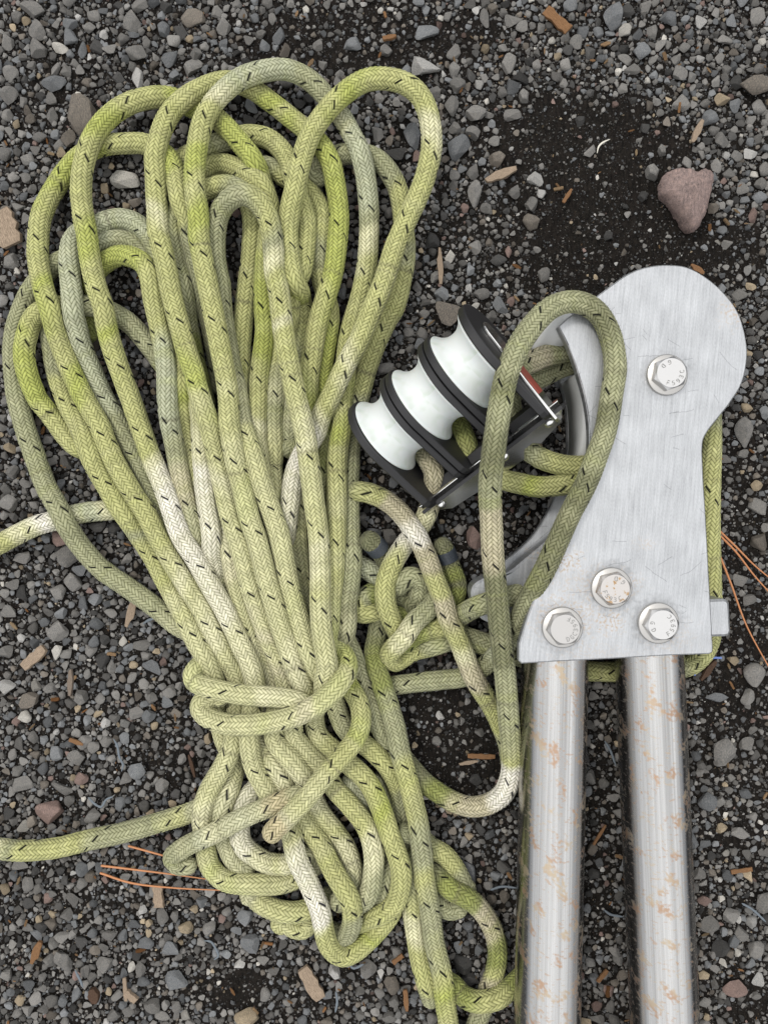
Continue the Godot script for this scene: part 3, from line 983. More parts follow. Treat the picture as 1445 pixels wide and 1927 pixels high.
func stone_mesh(seed_: int, cuts: int, rounds: float, sharp: bool) -> ArrayMesh:
	# a ball of about unit radius worn flat by random planes
	var r := RandomNumberGenerator.new()
	r.seed = seed_
	var planes := []
	for i in cuts:
		planes.append([Vector3(r.randfn(), r.randfn(), r.randfn()).normalized(), r.randf_range(0.46, 0.80)])
	var v := PackedVector3Array()
	var t := (1.0 + sqrt(5.0)) / 2.0
	for p in [[-1, t, 0], [1, t, 0], [-1, -t, 0], [1, -t, 0], [0, -1, t], [0, 1, t], [0, -1, -t], [0, 1, -t], [t, 0, -1], [t, 0, 1], [-t, 0, -1], [-t, 0, 1]]:
		v.append(Vector3(p[0], p[1], p[2]).normalized())
	var ix := PackedInt32Array([0,11,5, 0,5,1, 0,1,7, 0,7,10, 0,10,11, 1,5,9, 5,11,4, 11,10,2, 10,7,6, 7,1,8, 3,9,4, 3,4,2, 3,2,6, 3,6,8, 3,8,9, 4,9,5, 2,4,11, 6,2,10, 8,6,7, 9,8,1])
	for level in 2:
		var mid := {}
		var ix2 := PackedInt32Array()
		for k in range(0, ix.size(), 3):
			var m := []
			for e in 3:
				var a := ix[k + e]
				var b := ix[k + (e + 1) % 3]
				var key := Vector2i(mini(a, b), maxi(a, b))
				if not mid.has(key):
					mid[key] = v.size()
					v.append(((v[a] + v[b]) * 0.5).normalized())
				m.append(mid[key])
			ix2.append_array(PackedInt32Array([ix[k], m[0], m[2], ix[k + 1], m[1], m[0], ix[k + 2], m[2], m[1], m[0], m[1], m[2]]))
		ix = ix2
	for i in v.size():
		var p := v[i]
		for q in planes:
			var over: float = p.dot(q[0]) - q[1]
			if over > 0.0:
				p -= q[0] * over * rounds
		v[i] = p * (1.0 + 0.04 * noise_a.get_noise_3dv(p * 2.3 + Vector3(seed_, 0, 0)))
	var st := SurfaceTool.new()
	st.begin(Mesh.PRIMITIVE_TRIANGLES)
	st.set_smooth_group(-1 if sharp else 0)
	for k in range(0, ix.size(), 3):
		var c := (v[ix[k]] + v[ix[k + 1]] + v[ix[k + 2]]) / 3.0
		face(st, v[ix[k]], v[ix[k + 1]], v[ix[k + 2]], c)
	st.index()
	st.generate_normals()
	return st.commit()


func stone_place(px: float, py: float, rx: float, ry: float, ang: float, sunk := 0.30) -> Transform3D:
	var tall := minf(rx, ry) * rng.randf_range(0.62, 0.9)
	var p := at(px, py, 0.002)
	p.y = soil_height(p.x, p.z) + tall * SPAN * (1.0 - 2.0 * sunk)
	var b := Basis(Vector3.UP, -ang) * Basis.from_scale(Vector3(rx, tall, ry) * SPAN * 1.14)
	b = b * Basis(Vector3.UP, rng.randi_range(0, 1) * PI) * Basis(Vector3.RIGHT, rng.randi_range(0, 1) * PI)
	return Transform3D(b, p)


func build_ground() -> void:
	# one sheet: fine relief where the picture looks, flat far out
	var v := PackedVector3Array()
	var nn := PackedVector3Array()
	var ix := PackedInt32Array()
	var xs := [-30.0, -6.0, -1.5, -0.6]
	var zs := [-30.0, -6.0, -1.5, -0.6]
	var i := -0.36
	while i < 0.3601:
		xs.append(i)
		i += 0.003
	i = -0.44
	while i < 0.4401:
		zs.append(i)
		i += 0.003
	xs.append_array([0.6, 1.5, 6.0, 30.0])
	zs.append_array([0.6, 1.5, 6.0, 30.0])
	for z in zs:
		for x in xs:
			var near: bool = absf(x) < 0.37 and absf(z) < 0.45
			v.append(Vector3(x, soil_height(x, z) if near else -0.001, z))
			if near:
				var e := 0.001
				nn.append(Vector3(soil_height(x - e, z) - soil_height(x + e, z), 2 * e, soil_height(x, z - e) - soil_height(x, z + e)).normalized())
			else:
				nn.append(Vector3.UP)
	var w := xs.size()
	for r in zs.size() - 1:
		for c in w - 1:
			var a := r * w + c
			ix.append_array(PackedInt32Array([a, a + 1, a + w, a + 1, a + w + 1, a + w]))
	var ground := part("ground", arrays_mesh(v, nn, ix), mats.soil, self)
	ground.set_meta("kind", "structure")

	for k in 12:
		stone_meshes.append(stone_mesh(100 + k, 10 + k % 6, 1.0, k % 4 != 3))
	var grid := {}      # stones already laid, by 40-pixel cell
	var lay := func(px: float, py: float, r: float) -> void:
		var key := Vector2i(int(floor(px / 40.0)), int(floor(py / 40.0)))
		if not grid.has(key):
			grid[key] = []
		grid[key].append(Vector3(px, py, r))
	var is_free := func(px: float, py: float, r: float) -> bool:
		var key := Vector2i(int(floor(px / 40.0)), int(floor(py / 40.0)))
		for gx in [-1, 0, 1]:
			for gy in [-1, 0, 1]:
				for q in grid.get(key + Vector2i(gx, gy), []):
					if Vector2(px - q.x, py - q.y).length() < (r + q.z) * 0.75:
						return false
		return true

	# stones that stand out: things of their own
	# called, label, tone, px, py, rx, ry, turn (degrees), mesh, sunk, cuts
	for q in [
		["rock", "large reddish-mauve heart-shaped rock above the round end of the metal plate", "r", 1282, 378, 50, 56, 35, 3, 0.16],
		["rock", "large dark grey squarish rock beside the upper left arch of the rope", "n", 160, 219, 30, 41, -8, 7, 0.2],
		["pebble", "pale whitish-tan pebble lying inside the upper left rope loop", "w", 233, 336, 28, 20, 30, 5, 0.2],
		["rock", "dull red rounded rock above the rope end that leaves at lower left", "r", 95, 1527, 29, 26, -20, 7, 0.2],
		["pebble", "light grey speckled angular stone just right of the tallest rope arch", "l", 797, 127, 28, 19, 8, 2, 0.2],
		["rock", "flat slate-grey rock cut by the upper right edge of the picture", "n", 1425, 160, 35, 21, 5, 8, 0.25],
		["rock", "brown-grey rounded rock just above the pulley's black upper cheek", "n", 843, 590, 30, 27, 15, 4, 0.2],
		["rock", "dusky red stone half under the weathered rope below the pulley", "r", 894, 1010, 17, 22, -15, 6, 0.2],
		["pebble", "smooth cream round pebble beside the upright splinter right of the rope", "w", 848, 481, 11, 13, 0, 9, 0.2],
		["pebble", "cream bean-shaped pebble on the gravel left of the hank", "w", 106, 1225, 12, 19, 15, 10, 0.2],
		["pebble", "round off-white pebble left of the binding, near the left edge", "w", 46, 1351, 15, 13, 0, 11, 0.2],
		["pebble", "bright white flat pebble near the upper left corner", "w", 111, 88, 16, 10, 25, 0, 0.2],
		["rock", "pinkish-tan rough rock cut by the lower edge below the hank", "t", 470, 1913, 27, 18, 5, 3, 0.2],
		["rock", "mauve-grey stone under the pale rope end that leaves at left", "r", 114, 1014, 22, 17, 10, 2, 0.25],
		["rock", "big grey stone with a pitted top right of the right tube", "g", 1362, 1414, 27, 26, 10, 1, 0.2],
		["rock", "oval grey pitted stone beside the rope at the plate's right edge", "g", 1401, 814, 19, 27, 15, 5, 0.2],
		["rock", "thin bluish slab of stone right of the right tube's upper end", "b", 1350, 1312, 23, 10, 0, 8, 0.25],
		["rock", "dark grey-blue stone between the slack rope and the left tube", "b", 880, 1651, 17, 26, -15, 6, 0.2],
		["pebble", "tan smooth pebble just left of the rope binding", "t", 391, 1389, 9, 12, 20, 9, 0.2],
		["rock", "tan-brown flat stone seen through the left rope loops", "n", 172, 635, 20, 30, -30, 7, 0.25],
		["rock", "dark maroon stone near the lower right corner", "r", 1383, 1861, 22, 16, 5, 0, 0.2],
		["pebble", "small orange-red pebble left of the crossing grey rope", "r", 168, 1113, 8, 7, 0, 4, 0.2],
		["rock", "brownish flat-topped stone in the dark soil above the pulley's right", "n", 999, 416, 20, 17, 0, 11, 0.2],
		["rock", "broad pale-blue rough stone in the gravel at lower left", "b", 329, 1843, 23, 20, 20, 2, 0.2],
		["rock", "tan rounded stone right of centre in the lower left gravel", "t", 349, 1748, 17, 13, 10, 10, 0.2]]:
		lay.call(q[3], q[4], maxf(q[5], q[6]))
		var pl := stone_place(q[3], q[4], q[5], q[6], deg_to_rad(q[7]), q[9])
		var base := pl.origin
		base.y = 0.0
		var mesh: Mesh = heart_mesh() if "heart" in q[1] else stone_meshes[q[8]]
		if "heart" in q[1]:
			pl = Transform3D(Basis(Vector3.UP, deg_to_rad(-6)) * Basis.from_scale(Vector3.ONE * SPAN), Vector3(pl.origin.x, 0.001, pl.origin.z))
		var o := part(q[0], mesh, mats["stone_%s%d" % [q[2], 1 if q[2] != "r" else 2]], self, pl)
		if "heart" in q[1]:
			var hm := stone_material(Color(0.44, 0.335, 0.31).linear_to_srgb())
			hm.uv1_scale = Vector3.ONE * 0.011
			hm.heightmap_scale = 0.09
			o.material_override = hm
		mark(o, q[1], "rock" if q[0] == "rock" else "pebble")

	# the stones the picture shows largest: px, py, half width, half height
	var listed := []
	var add := func(tone: String, f: Array) -> void:
		for n in range(0, f.size(), 4):
			listed.append([tone, f[n], f[n + 1], f[n + 2], f[n + 3]])
	add.call("g", [63,17,26,16, 66,55,17,20, 73,93,20,18, 30,27,15,12, 15,77,13,15, 168,51,12,12, 208,93,15,11, 249,37,19,19, 257,100,20,18, 261,7,16,13, 359,123,19,21, 422,47,15,16, 407,20,13,10, 457,27,10,11, 369,96,13,13, 435,128,10,12, 101,128,9,14, 125,133,11,14, 96,186,12,14, 17,179,16,16, 12,209,13,14, 42,188,9,12, 18,136,14,15, 95,213,12,14, 75,254,15,11, 106,272,12,13, 65,279,10,11, 596,80,11,12, 727,93,14,14, 490,60,13,9, 513,33,9,11, 468,73,11,11, 855,96,15,13, 855,128,14,15, 860,161,16,14, 849,199,15,18, 894,211,23,17])
	add.call("g", [892,249,15,15, 915,35,10,21, 815,171,14,12, 638,138,10,10, 608,118,9,10, 1427,29,17,18, 956,117,16,24, 1087,82,14,16, 964,35,18,14, 986,50,14,12, 1193,129,17,11, 1179,109,15,9, 1277,137,14,16, 1273,113,10,10, 1289,84,12,11, 1173,164,13,11, 986,180,12,18, 962,213,18,13, 933,266,13,11, 892,321,13,14, 894,364,14,25, 999,383,14,14, 970,360,13,12, 1226,325,17,18, 1345,242,13,10, 1283,194,17,17, 1330,190,14,9, 1427,195,17,14, 1431,125,18,11, 1357,262,14,14, 1388,289,13,12, 1296,305,10,14, 1246,282,10,15, 1439,313,14,14, 1396,356,13,14, 1431,344,12,12, 1371,457,11,11, 896,463,13,16, 1021,516,13,16, 905,551,17,12, 917,391,12,12])
	add.call("g", [1397,853,12,11, 1429,955,19,18, 1420,1275,22,24, 1393,1092,14,13, 1409,1130,14,12, 1365,865,13,10, 1409,1313,15,15, 1405,1403,17,13, 1357,1510,12,13, 1358,1436,16,10, 1393,1570,24,13, 1315,1648,15,12, 1441,1700,24,22, 1374,1724,17,16, 1336,1742,18,16, 1395,1759,14,17, 1424,1787,18,19, 1326,1891,14,10, 1348,1828,12,9, 1125,1922,17,10, 1154,1501,14,9, 1165,1531,11,11, 1111,1465,12,17, 1134,1479,12,11, 50,1663,14,16, 37,1630,18,13, 125,1723,12,13, 53,1748,12,10, 115,1766,16,12, 91,1811,15,14, 120,1808,16,20, 10,1836,14,14, 194,1818,19,14, 203,1765,13,10, 304,1726,11,17, 327,1726,10,15, 397,1748,14,16, 289,1892,17,14, 221,1876,14,9, 266,1829,11,15, 50,1904,11,12, 27,1914,11,11, 302,1912,17,10, 213,1916,14,12, 239,1909,13,12])
	add.call("g", [696,1827,18,18, 791,1876,23,14, 496,1880,12,16, 742,1887,11,11, 733,1917,15,10, 676,1915,10,10, 17,950,18,18, 127,1049,26,22, 41,1049,22,15, 135,1093,20,19, 110,1114,18,16, 180,991,20,13, 112,1186,22,19, 210,1157,15,9, 154,1311,17,19, 124,1232,12,11, 145,1427,18,16, 41,1477,20,17, 116,1487,20,11, 307,1481,15,14, 174,1535,18,13, 342,1433,9,11, 263,1215,20,12, 272,1236,14,12, 255,1344,15,14, 286,1315,13,12, 199,1398,14,11, 17,1153,17,15, 25,1099,15,12, 8,1228,18,14, 93,1298,15,13, 207,1257,10,12, 10,288,16,15, 17,490,18,22, 31,388,11,11, 724,692,16,13, 798,588,13,11, 784,538,10,10, 772,656,11,11, 866,998,12,11, 822,1397,12,10, 902,1380,11,9, 829,1549,11,9])
	add.call("b", [131,70,14,19, 133,43,17,11, 306,53,14,19, 419,76,9,11, 103,158,22,14, 47,272,9,12, 153,90,9,16, 802,55,22,16, 663,80,19,17, 526,65,12,17, 497,81,12,11, 860,276,23,24, 779,256,17,26, 1150,27,20,26, 1261,31,19,18, 1208,94,17,18, 1338,219,21,18, 1431,367,15,13, 1329,1513,20,20, 229,1766,10,14, 274,1779,19,13, 322,1786,18,17, 140,1876,10,14, 116,1886,10,13, 862,1783,9,14, 901,1792,8,11, 149,1072,15,13, 176,1130,16,11, 176,1205,11,13, 104,1421,16,17, 255,1450,20,17, 224,1514,14,16, 315,1323,12,15, 286,1257,22,14, 282,1348,15,13, 232,1390,11,14, 12,286,14,9, 471,1779,17,20, 459,1730,18,14])
	add.call("d", [181,85,13,14, 1216,237,12,11, 1093,223,12,13, 1210,368,11,12, 153,1773,13,12, 868,1816,18,20, 882,1845,19,12, 896,1470,16,14, 563,191,14,11, 939,485,17,13, 1146,442,10,10, 746,289,20,15, 582,185,13,12, 470,226,15,14, 500,240,11,12])
	add.call("n", [365,32,26,18, 1429,1019,19,20, 58,1319,20,19, 332,1344,13,11, 735,1851,16,20, 935,297,18,17, 96,1743,13,15, 952,1692,11,12, 924,1694,11,11])
	add.call("l", [196,65,9,10, 256,146,13,21, 902,156,11,11, 1318,39,13,15, 1009,334,15,14, 1019,362,11,10, 1369,287,8,9, 12,1292,16,16, 630,1829,15,14, 1428,1849,13,17, 533,1760,9,9, 564,1812,10,9, 1039,1608,8,11, 306,151,8,10, 394,1683,13,11, 270,1715,9,9])
	add.call("w", [575,12,8,9, 716,18,7,7, 829,28,7,8, 232,1207,9,9, 917,186,6,8, 1220,148,7,9, 247,1826,8,11, 208,172,5,5])
	add.call("t", [115,287,10,12, 1359,186,15,12, 1414,538,11,7, 1426,914,14,11, 1380,1243,12,10, 1360,1562,13,10, 37,1886,12,10, 322,1514,10,8, 282,1533,10,9, 882,1576,9,9, 674,996,10,10, 71,139,5,6, 1050,105,8,9, 287,735,7,7])
	add.call("r", [400,140,10,7, 1418,403,10,17, 958,473,7,13, 1326,1697,16,12, 1146,1868,10,13, 154,1464,15,12, 305,1246,8,9])
	var count := 0
	for q in listed:
		if rope_near(q[1], q[2], 12.0 + 0.5 * minf(q[3], q[4])) and minf(q[3], q[4]) > 9.0:
			continue
		var turn := rng.randf_range(-0.45, 0.45)
		lay.call(q[1], q[2], maxf(q[3], q[4]) * 0.96)
		part("stone" if count == 0 else "stone_%03d" % count, stone_meshes[rng.randi() % 12], mats["stone_%s%d" % [q[0], rng.randi() % 3]], ground, stone_place(q[1], q[2], q[3], q[4], turn))
		count += 1

	# the rest of the gravel, from large to small
	var placed := [[], [], [], [], [], []]
	var hues := [[], [], [], [], [], []]
	for band in [[14.0, 18.0, 200], [10.0, 14.0, 3400], [7.0, 10.0, 26000], [4.6, 7.0, 95000], [2.8, 4.6, 130000]]:
		for k in band[2]:
			var px := rng.randf_range(-380, 1825)
			var py := rng.randf_range(-380, 2307)
			var r := rng.randf_range(band[0], band[1])
			var share := gravel_share(px, py)
			if rng.randf() > (pow(share, 1.6) if r > 7.0 else share):
				continue
			if r > 6.5 and rope_near(px, py, 14.0 + r * 0.6):
				continue
			if not is_free.call(px, py, r):
				continue
			lay.call(px, py, r)
			var ry := r * rng.randf_range(0.66, 1.0)
			var pl := stone_place(px, py, r * 1.06, ry * 1.06, rng.randf() * TAU, rng.randf_range(0.22, 0.36))
			if count < 300 and r > 13.0 and px > 0 and px < 1445 and py > 0 and py < 1927:
				part("stone_%03d" % count, stone_meshes[rng.randi() % 12], mats["stone_%s%d" % [["g", "g", "b", "d", "n"][rng.randi() % 5], rng.randi() % 3]], ground, pl)
				count += 1
			else:
				var m := rng.randi() % 6
				placed[m].append(pl)
				hues[m].append(stone_hue())
	var holder := Node3D.new()
	holder.name = "gravel"
	add_child(holder)
	holder.set_meta("kind", "stuff")
	mark(holder, "loose dark grey crushed gravel spread over the black soil", "gravel")
	for m in 6:
		scatter("small_stones", stone_meshes[m * 2 + (m % 2)], placed[m], hues[m], holder)
	# grit between the stones
	var grit_mesh := grit_shape()
	var gp := []
	var gh := []
	for k in 300000:
		var px := rng.randf_range(-380, 1825)
		var py := rng.randf_range(-380, 2307)
		var share := gravel_share(px, py)
		if rng.randf() > 0.55 + 0.45 * share:
			continue
		var r := 0.7 + 2.1 * pow(rng.randf(), 2.2)
		var p := at(px, py, 0.0)
		p.y = soil_height(p.x, p.z) + r * SPAN * 0.25
		gp.append(Transform3D(Basis.from_euler(Vector3(rng.randf() * TAU, rng.randf() * TAU, 0)) * Basis.from_scale(Vector3(r, r * rng.randf_range(0.5, 0.9), r * rng.randf_range(0.6, 1.0)) * SPAN * 1.3), p))
		var c := stone_hue()
		gh.append(c * 0.42 if rng.randf() < 0.88 - 0.4 * share else c)
	scatter("grit", grit_mesh, gp, gh, holder)


func stone_hue() -> Color:
	var t := rng.randf()
	var key := "g"
	if t > 0.5:
		key = "b"
	if t > 0.72:
		key = "d"
	if t > 0.84:
		key = "n"
	if t > 0.92:
		key = "l"
	if t > 0.95:
		key = "t"
	if t > 0.972:
		key = "r"
	if t > 0.988:
		key = "w"
	var c: Color = STONE_TONES[key] * rng.randf_range(0.5, 1.5)
	c.a = 1.0
	return c


func grit_shape() -> ArrayMesh:
	var st := SurfaceTool.new()
	st.begin(Mesh.PRIMITIVE_TRIANGLES)
	st.set_smooth_group(-1)
	var v := [Vector3(1, 0.1, 0), Vector3(-0.9, -0.1, 0.2), Vector3(0.1, 1, 0.1), Vector3(0, -1, 0), Vector3(0.1, 0, 0.95), Vector3(-0.1, 0.2, -1)]
	for f in [[0, 2, 4], [0, 2, 5], [0, 3, 4], [0, 3, 5], [1, 2, 4], [1, 2, 5], [1, 3, 4], [1, 3, 5]]:
		face(st, v[f[0]], v[f[1]], v[f[2]], v[f[0]] + v[f[1]] + v[f[2]])
	st.generate_normals()
	return st.commit()


func scatter(called: String, m: Mesh, places: Array, hues: Array, parent: Node) -> void:
	var mm := MultiMesh.new()
	mm.transform_format = MultiMesh.TRANSFORM_3D
	mm.use_colors = true
	mm.mesh = m
	mm.instance_count = places.size()
	for k in places.size():
		mm.set_instance_transform(k, places[k])
		mm.set_instance_color(k, hues[k])
	var o := MultiMeshInstance3D.new()
	o.name = called
	o.multimesh = mm
	o.material_override = mats.gravel
	o.set_meta("kind", "stuff")
	parent.add_child(o, true)


func heart_mesh() -> ArrayMesh:
	# the heart-shaped rock, in measured pixels about its middle: an outline lofted into a worn dome with a ridge
	var rim := []
	for q in [[-48, -22], [-40, -42], [-20, -50], [0, -48], [14, -44], [28, -55], [46, -46], [47, -20], [44, 6], [38, 34], [26, 58], [16, 62], [2, 48], [-12, 28], [-30, 10], [-46, -4]]:
		rim.append(Vector3(q[0], 0, q[1]))
	rim.append(rim[0])
	var ring := resample(rim, 3.0)
	var st := SurfaceTool.new()
	st.begin(Mesh.PRIMITIVE_TRIANGLES)
	st.set_smooth_group(0)
	var rows := [[0.93, -6.0], [1.0, 8.0], [0.99, 22.0], [0.93, 32.0], [0.84, 39.0], [0.70, 44.0], [0.53, 47.0], [0.36, 49.0], [0.18, 50.0], [0.0, 50.0]]
	var spot := func(i: int, k: int) -> Vector3:
		var p: Vector3 = ring[i % (ring.size() - 1)]
		var q: Vector3 = p * rows[k][0] + Vector3(6, 0, -12) * (1.0 - rows[k][0])
		q.y = rows[k][1] - 0.16 * absf(q.x - 8.0 + q.z * 0.1) * (rows[k][1] / 50.0)
		return q * (1.0 + 0.07 * noise_a.get_noise_3dv(q * 0.05)) + Vector3(1.5 * noise_a.get_noise_3dv(q * 0.13 + Vector3(50, 0, 0)), 4.0 * noise_a.get_noise_3dv(q * 0.08) + 1.5 * noise_a.get_noise_3dv(q * 0.2), 0)
	for k in rows.size() - 1:
		for i in ring.size() - 1:
			var a: Vector3 = spot.call(i, k)
			var b: Vector3 = spot.call(i + 1, k)
			var c: Vector3 = spot.call(i, k + 1)
			var d: Vector3 = spot.call(i + 1, k + 1)
			var out_dir := (a + b + c + d) * 0.25 - Vector3(6, 10, -12)
			face(st, a, b, c, out_dir)
			if rows[k + 1][0] > 0.0:
				face(st, b, d, c, out_dir)
	st.index()
	st.generate_normals()
	return st.commit()


# ---------------------------------------------------------------- the gin-pole head

func cyl_between(a: Vector3, b: Vector3, r: float, sides: int, u_turn := 1.0) -> ArrayMesh:
	# open-ended tube with a wall; u runs once round from the left edge over the top, v along
	var v := PackedVector3Array()
	var nn := PackedVector3Array()
	var uv := PackedVector2Array()
	var ix := PackedInt32Array()
	var tan := (b - a).normalized()
	var side := tan.cross(Vector3.UP).normalized()
	var up := side.cross(tan)
	var rows := 24
	for wall in 2:
		var rr := r if wall == 0 else r - 0.002
		for i in rows + 1:
			var c := a.lerp(b, float(i) / rows)
			for k in sides + 1:
				var ang := TAU * k / sides
				var d := up * sin(ang) - side * cos(ang)
				v.append(c + d * rr)
				nn.append(d if wall == 0 else -d)
				uv.append(Vector2(u_turn * k / sides, float(i) / rows))
	var half := (rows + 1) * (sides + 1)
	for i in rows:
		for k in sides:
			var p := i * (sides + 1) + k
			var q := p + sides + 1
			ix.append_array(PackedInt32Array([p, q, p + 1, p + 1, q, q + 1]))
			ix.append_array(PackedInt32Array([half + p, half + p + 1, half + q, half + p + 1, half + q + 1, half + q]))
	for k in sides:
		var e0 := rows * (sides + 1) + k
		ix.append_array(PackedInt32Array([k, half + k, k + 1, k + 1, half + k, half + k + 1, e0, e0 + 1, half + e0, e0 + 1, half + e0 + 1, half + e0]))
	return arrays_mesh(v, nn, ix, uv)


func build_pole_head() -> void:
	var head := thing("pole_head", "brushed aluminium plate head bolted onto two rust-spotted steel tubes", "pole fitting")
	var top := 0.0515
	# upper plate, outline clockwise from the upper left corner
	var outline := PackedVector2Array()
	outline.append_array(smooth_poly([1121,558, 1166,525, 1194,509, 1222,501, 1253,498, 1291,502, 1326,520, 1360,549, 1388,587, 1403,636, 1405,677, 1395,722, 1374,757, 1353,784, 1333,809, 1323,828, 1321,850], top))
	outline.append_array(px_poly([1323,900, 1327,960, 1334,1088, 1341,1218], top))
	outline.append_array(smooth_poly([1341,1222, 1340,1228, 1334,1231], top, 0.0006))
	outline.append_array(px_poly([1250,1234, 1150,1240, 1050,1245, 981,1249, 976,1244, 976,1212], top))
	outline.append_array(smooth_poly([990,1166, 1020,1085, 1060,1012, 1088,945, 1103,890, 1108,840, 1107,795, 1099,745, 1085,697, 1070,655, 1050,614], top))
	outline.append_array(px_poly([1066,599, 1095,578], top))
	var box := Rect2(at(976, 498, top).x, at(976, 498, top).z, at(1406, 498, top).x - at(976, 498, top).x, at(976, 1249, top).z - at(976, 498, top).z)
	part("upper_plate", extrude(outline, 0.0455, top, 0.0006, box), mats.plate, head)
	# lower plate with the pointed fairlead horn
	var low := 0.0095
	var under := PackedVector2Array()
	under.append_array(smooth_poly([1044,690, 1056,724, 1066,770, 1068,840, 1058,890, 1035,955, 1000,1010, 950,1055, 905,1086, 890,1100, 888,1118, 900,1156, 918,1172, 945,1182, 985,1205], low))
	under.append_array(px_poly([1000,1225, 1270,1222, 1290,1180, 1290,900, 1320,790, 1360,700, 1350,620, 1280,560, 1180,560, 1110,600, 1060,650], low))
	part("lower_plate", extrude(under, 0.0040, low, 0.0006, box), mats.plate, head)
	# cast fairlead wall along the hollow edge, falling away to the horn
	var p_out := []
	for q in [[1056,722, 36], [1067,770, 37], [1069,840, 32], [1062,885, 26], [1050,925, 24]]:
		p_out.append(at(q[0], q[1], 0.0095) + Vector3(0, q[2] * 0.001 - 0.0095, 0))
	part("fairlead_wall", wall_along(resample(p_out, 0.002), 0.0075, 0.006), mats.cast, head)
	var cape := smooth_poly([1096,940, 1070,982, 1035,1012, 990,1050, 952,1079, 915,1087, 893,1099, 886,1116, 892,1142, 906,1165, 938,1178, 988,1206], 0.028)
	cape.append_array(px_poly([1020,1160, 1075,1050, 1120,950], 0.028))
	part("fairlead_horn", extrude(cape, 0.0098, 0.028, 0.0012, box), mats.plate, head)
	var horn := []
	for q in [[1020,650,30], [1030,640,33], [1046,628,37], [1068,615,40]]:
		horn.append(at(q[0], q[1], q[2] * 0.001))
	part("fairlead_wall", tube(resample(horn, 0.002), func(t: float) -> float: return 0.0065 + 0.001 * t, 18), mats.cast, head)
	# grooved roller between the plates, behind the hollow edge
	var roller := lathe(PackedVector2Array([Vector2(0.004, -0.013), Vector2(0.026, -0.013), Vector2(0.026, -0.010), Vector2(0.020, -0.003), Vector2(0.020, 0.003), Vector2(0.026, 0.010), Vector2(0.026, 0.013), Vector2(0.004, 0.013)]), 40)
	part("roller", roller, mats.cast, head, Transform3D(Basis.IDENTITY, at(1253, 704, 0.0275)))
	# lug at the right
	var lug := PackedVector2Array()
	lug.append_array(px_poly([1325,1129, 1362,1127, 1368,1129, 1372,1135, 1375,1188, 1372,1196, 1364,1198, 1325,1199], 0.042))
	part("lug", extrude(lug, 0.026, 0.042, 0.0012, Rect2(at(1200, 1000, 0.042).x, at(1200, 1000, 0.042).z, 0.12, 0.2)), mats.plate, head)
	# tubes
	var ax := 0.0275
	part("tube", cyl_between(at(1046, 1130, ax), at(1018, 2420, ax), 0.0164, 64), mats.tube, head)
	part("tube", cyl_between(at(1216, 1130, ax), at(1270, 2420, ax), 0.0166, 64), mats.tube_b, head)
	# bolts
	bolt(head, 1253, 706, 20.0, [["D", -140.0], ["G", -100.0], ["F", 110.0], ["5", 80.0], ["9", 50.0], ["3", 22.0], ["C", -6.0]])
	bolt(head, 1149, 1106, 14.0, [["D", -85.0], ["G", -40.0], ["F", 165.0], ["5", 140.0], ["9", 115.0], ["3", 90.0], ["C", 62.0]])
	bolt(head, 1057, 1180, 8.0, [["D", 75.0], ["G", 50.0], ["F", -70.0], ["5", -45.0], ["9", -20.0], ["3", 4.0], ["C", 28.0]])
	bolt(head, 1237, 1172, 5.0, [["D", 150.0], ["G", 190.0], ["F", 60.0], ["5", 30.0], ["9", 5.0], ["3", -22.0], ["C", -50.0]])


func wall_along(path: Array, y0: float, thick: float) -> ArrayMesh:
	# upright wall; path gives its hollow side's foot in x, z and its own top height in y
	var st := SurfaceTool.new()
	st.begin(Mesh.PRIMITIVE_TRIANGLES)
	st.set_smooth_group(0)
	var rows := []
	for i in path.size():
		var tan: Vector3 = path[mini(i + 1, path.size() - 1)] - path[maxi(i - 1, 0)]
		tan.y = 0.0
		var side := tan.normalized().cross(Vector3.UP)
		if side.x < 0.0 and i < path.size() - 4:
			side = -side
		var p: Vector3 = path[i]
		var foot := Vector3(p.x, y0, p.z)
		var w := thick * (1.0 if i < path.size() - 8 else lerpf(0.4, 1.0, (path.size() - 1 - i) / 8.0))
		rows.append([foot, foot + Vector3(0, p.y - y0 - 0.0012, 0) + side * 0.0004, foot + Vector3(0, p.y - y0, 0) + side * 0.0016, foot + Vector3(0, p.y - y0, 0) + side * (w - 0.0012), foot + Vector3(0, p.y - y0 - 0.0012, 0) + side * w, foot + side * w])
	for i in rows.size() - 1:
		var mid: Vector3 = (rows[i][0] + rows[i][4]) * 0.5
		for k in 6:
			var a: Vector3 = rows[i][k]
			var b: Vector3 = rows[i][(k + 1) % 6]
			var c: Vector3 = rows[i + 1][k]
			var d: Vector3 = rows[i + 1][(k + 1) % 6]
			var o := (a + b) * 0.5 - mid
			face(st, a, b, c, o)
			face(st, b, d, c, o)
	for e in [0, rows.size() - 1]:
		var o: Vector3 = rows[e][0] - rows[1 if e == 0 else e - 1][0]
		for k in range(1, 5):
			face(st, rows[e][0], rows[e][k], rows[e][k + 1], o)
	st.index()
	st.generate_normals()
	return st.commit()


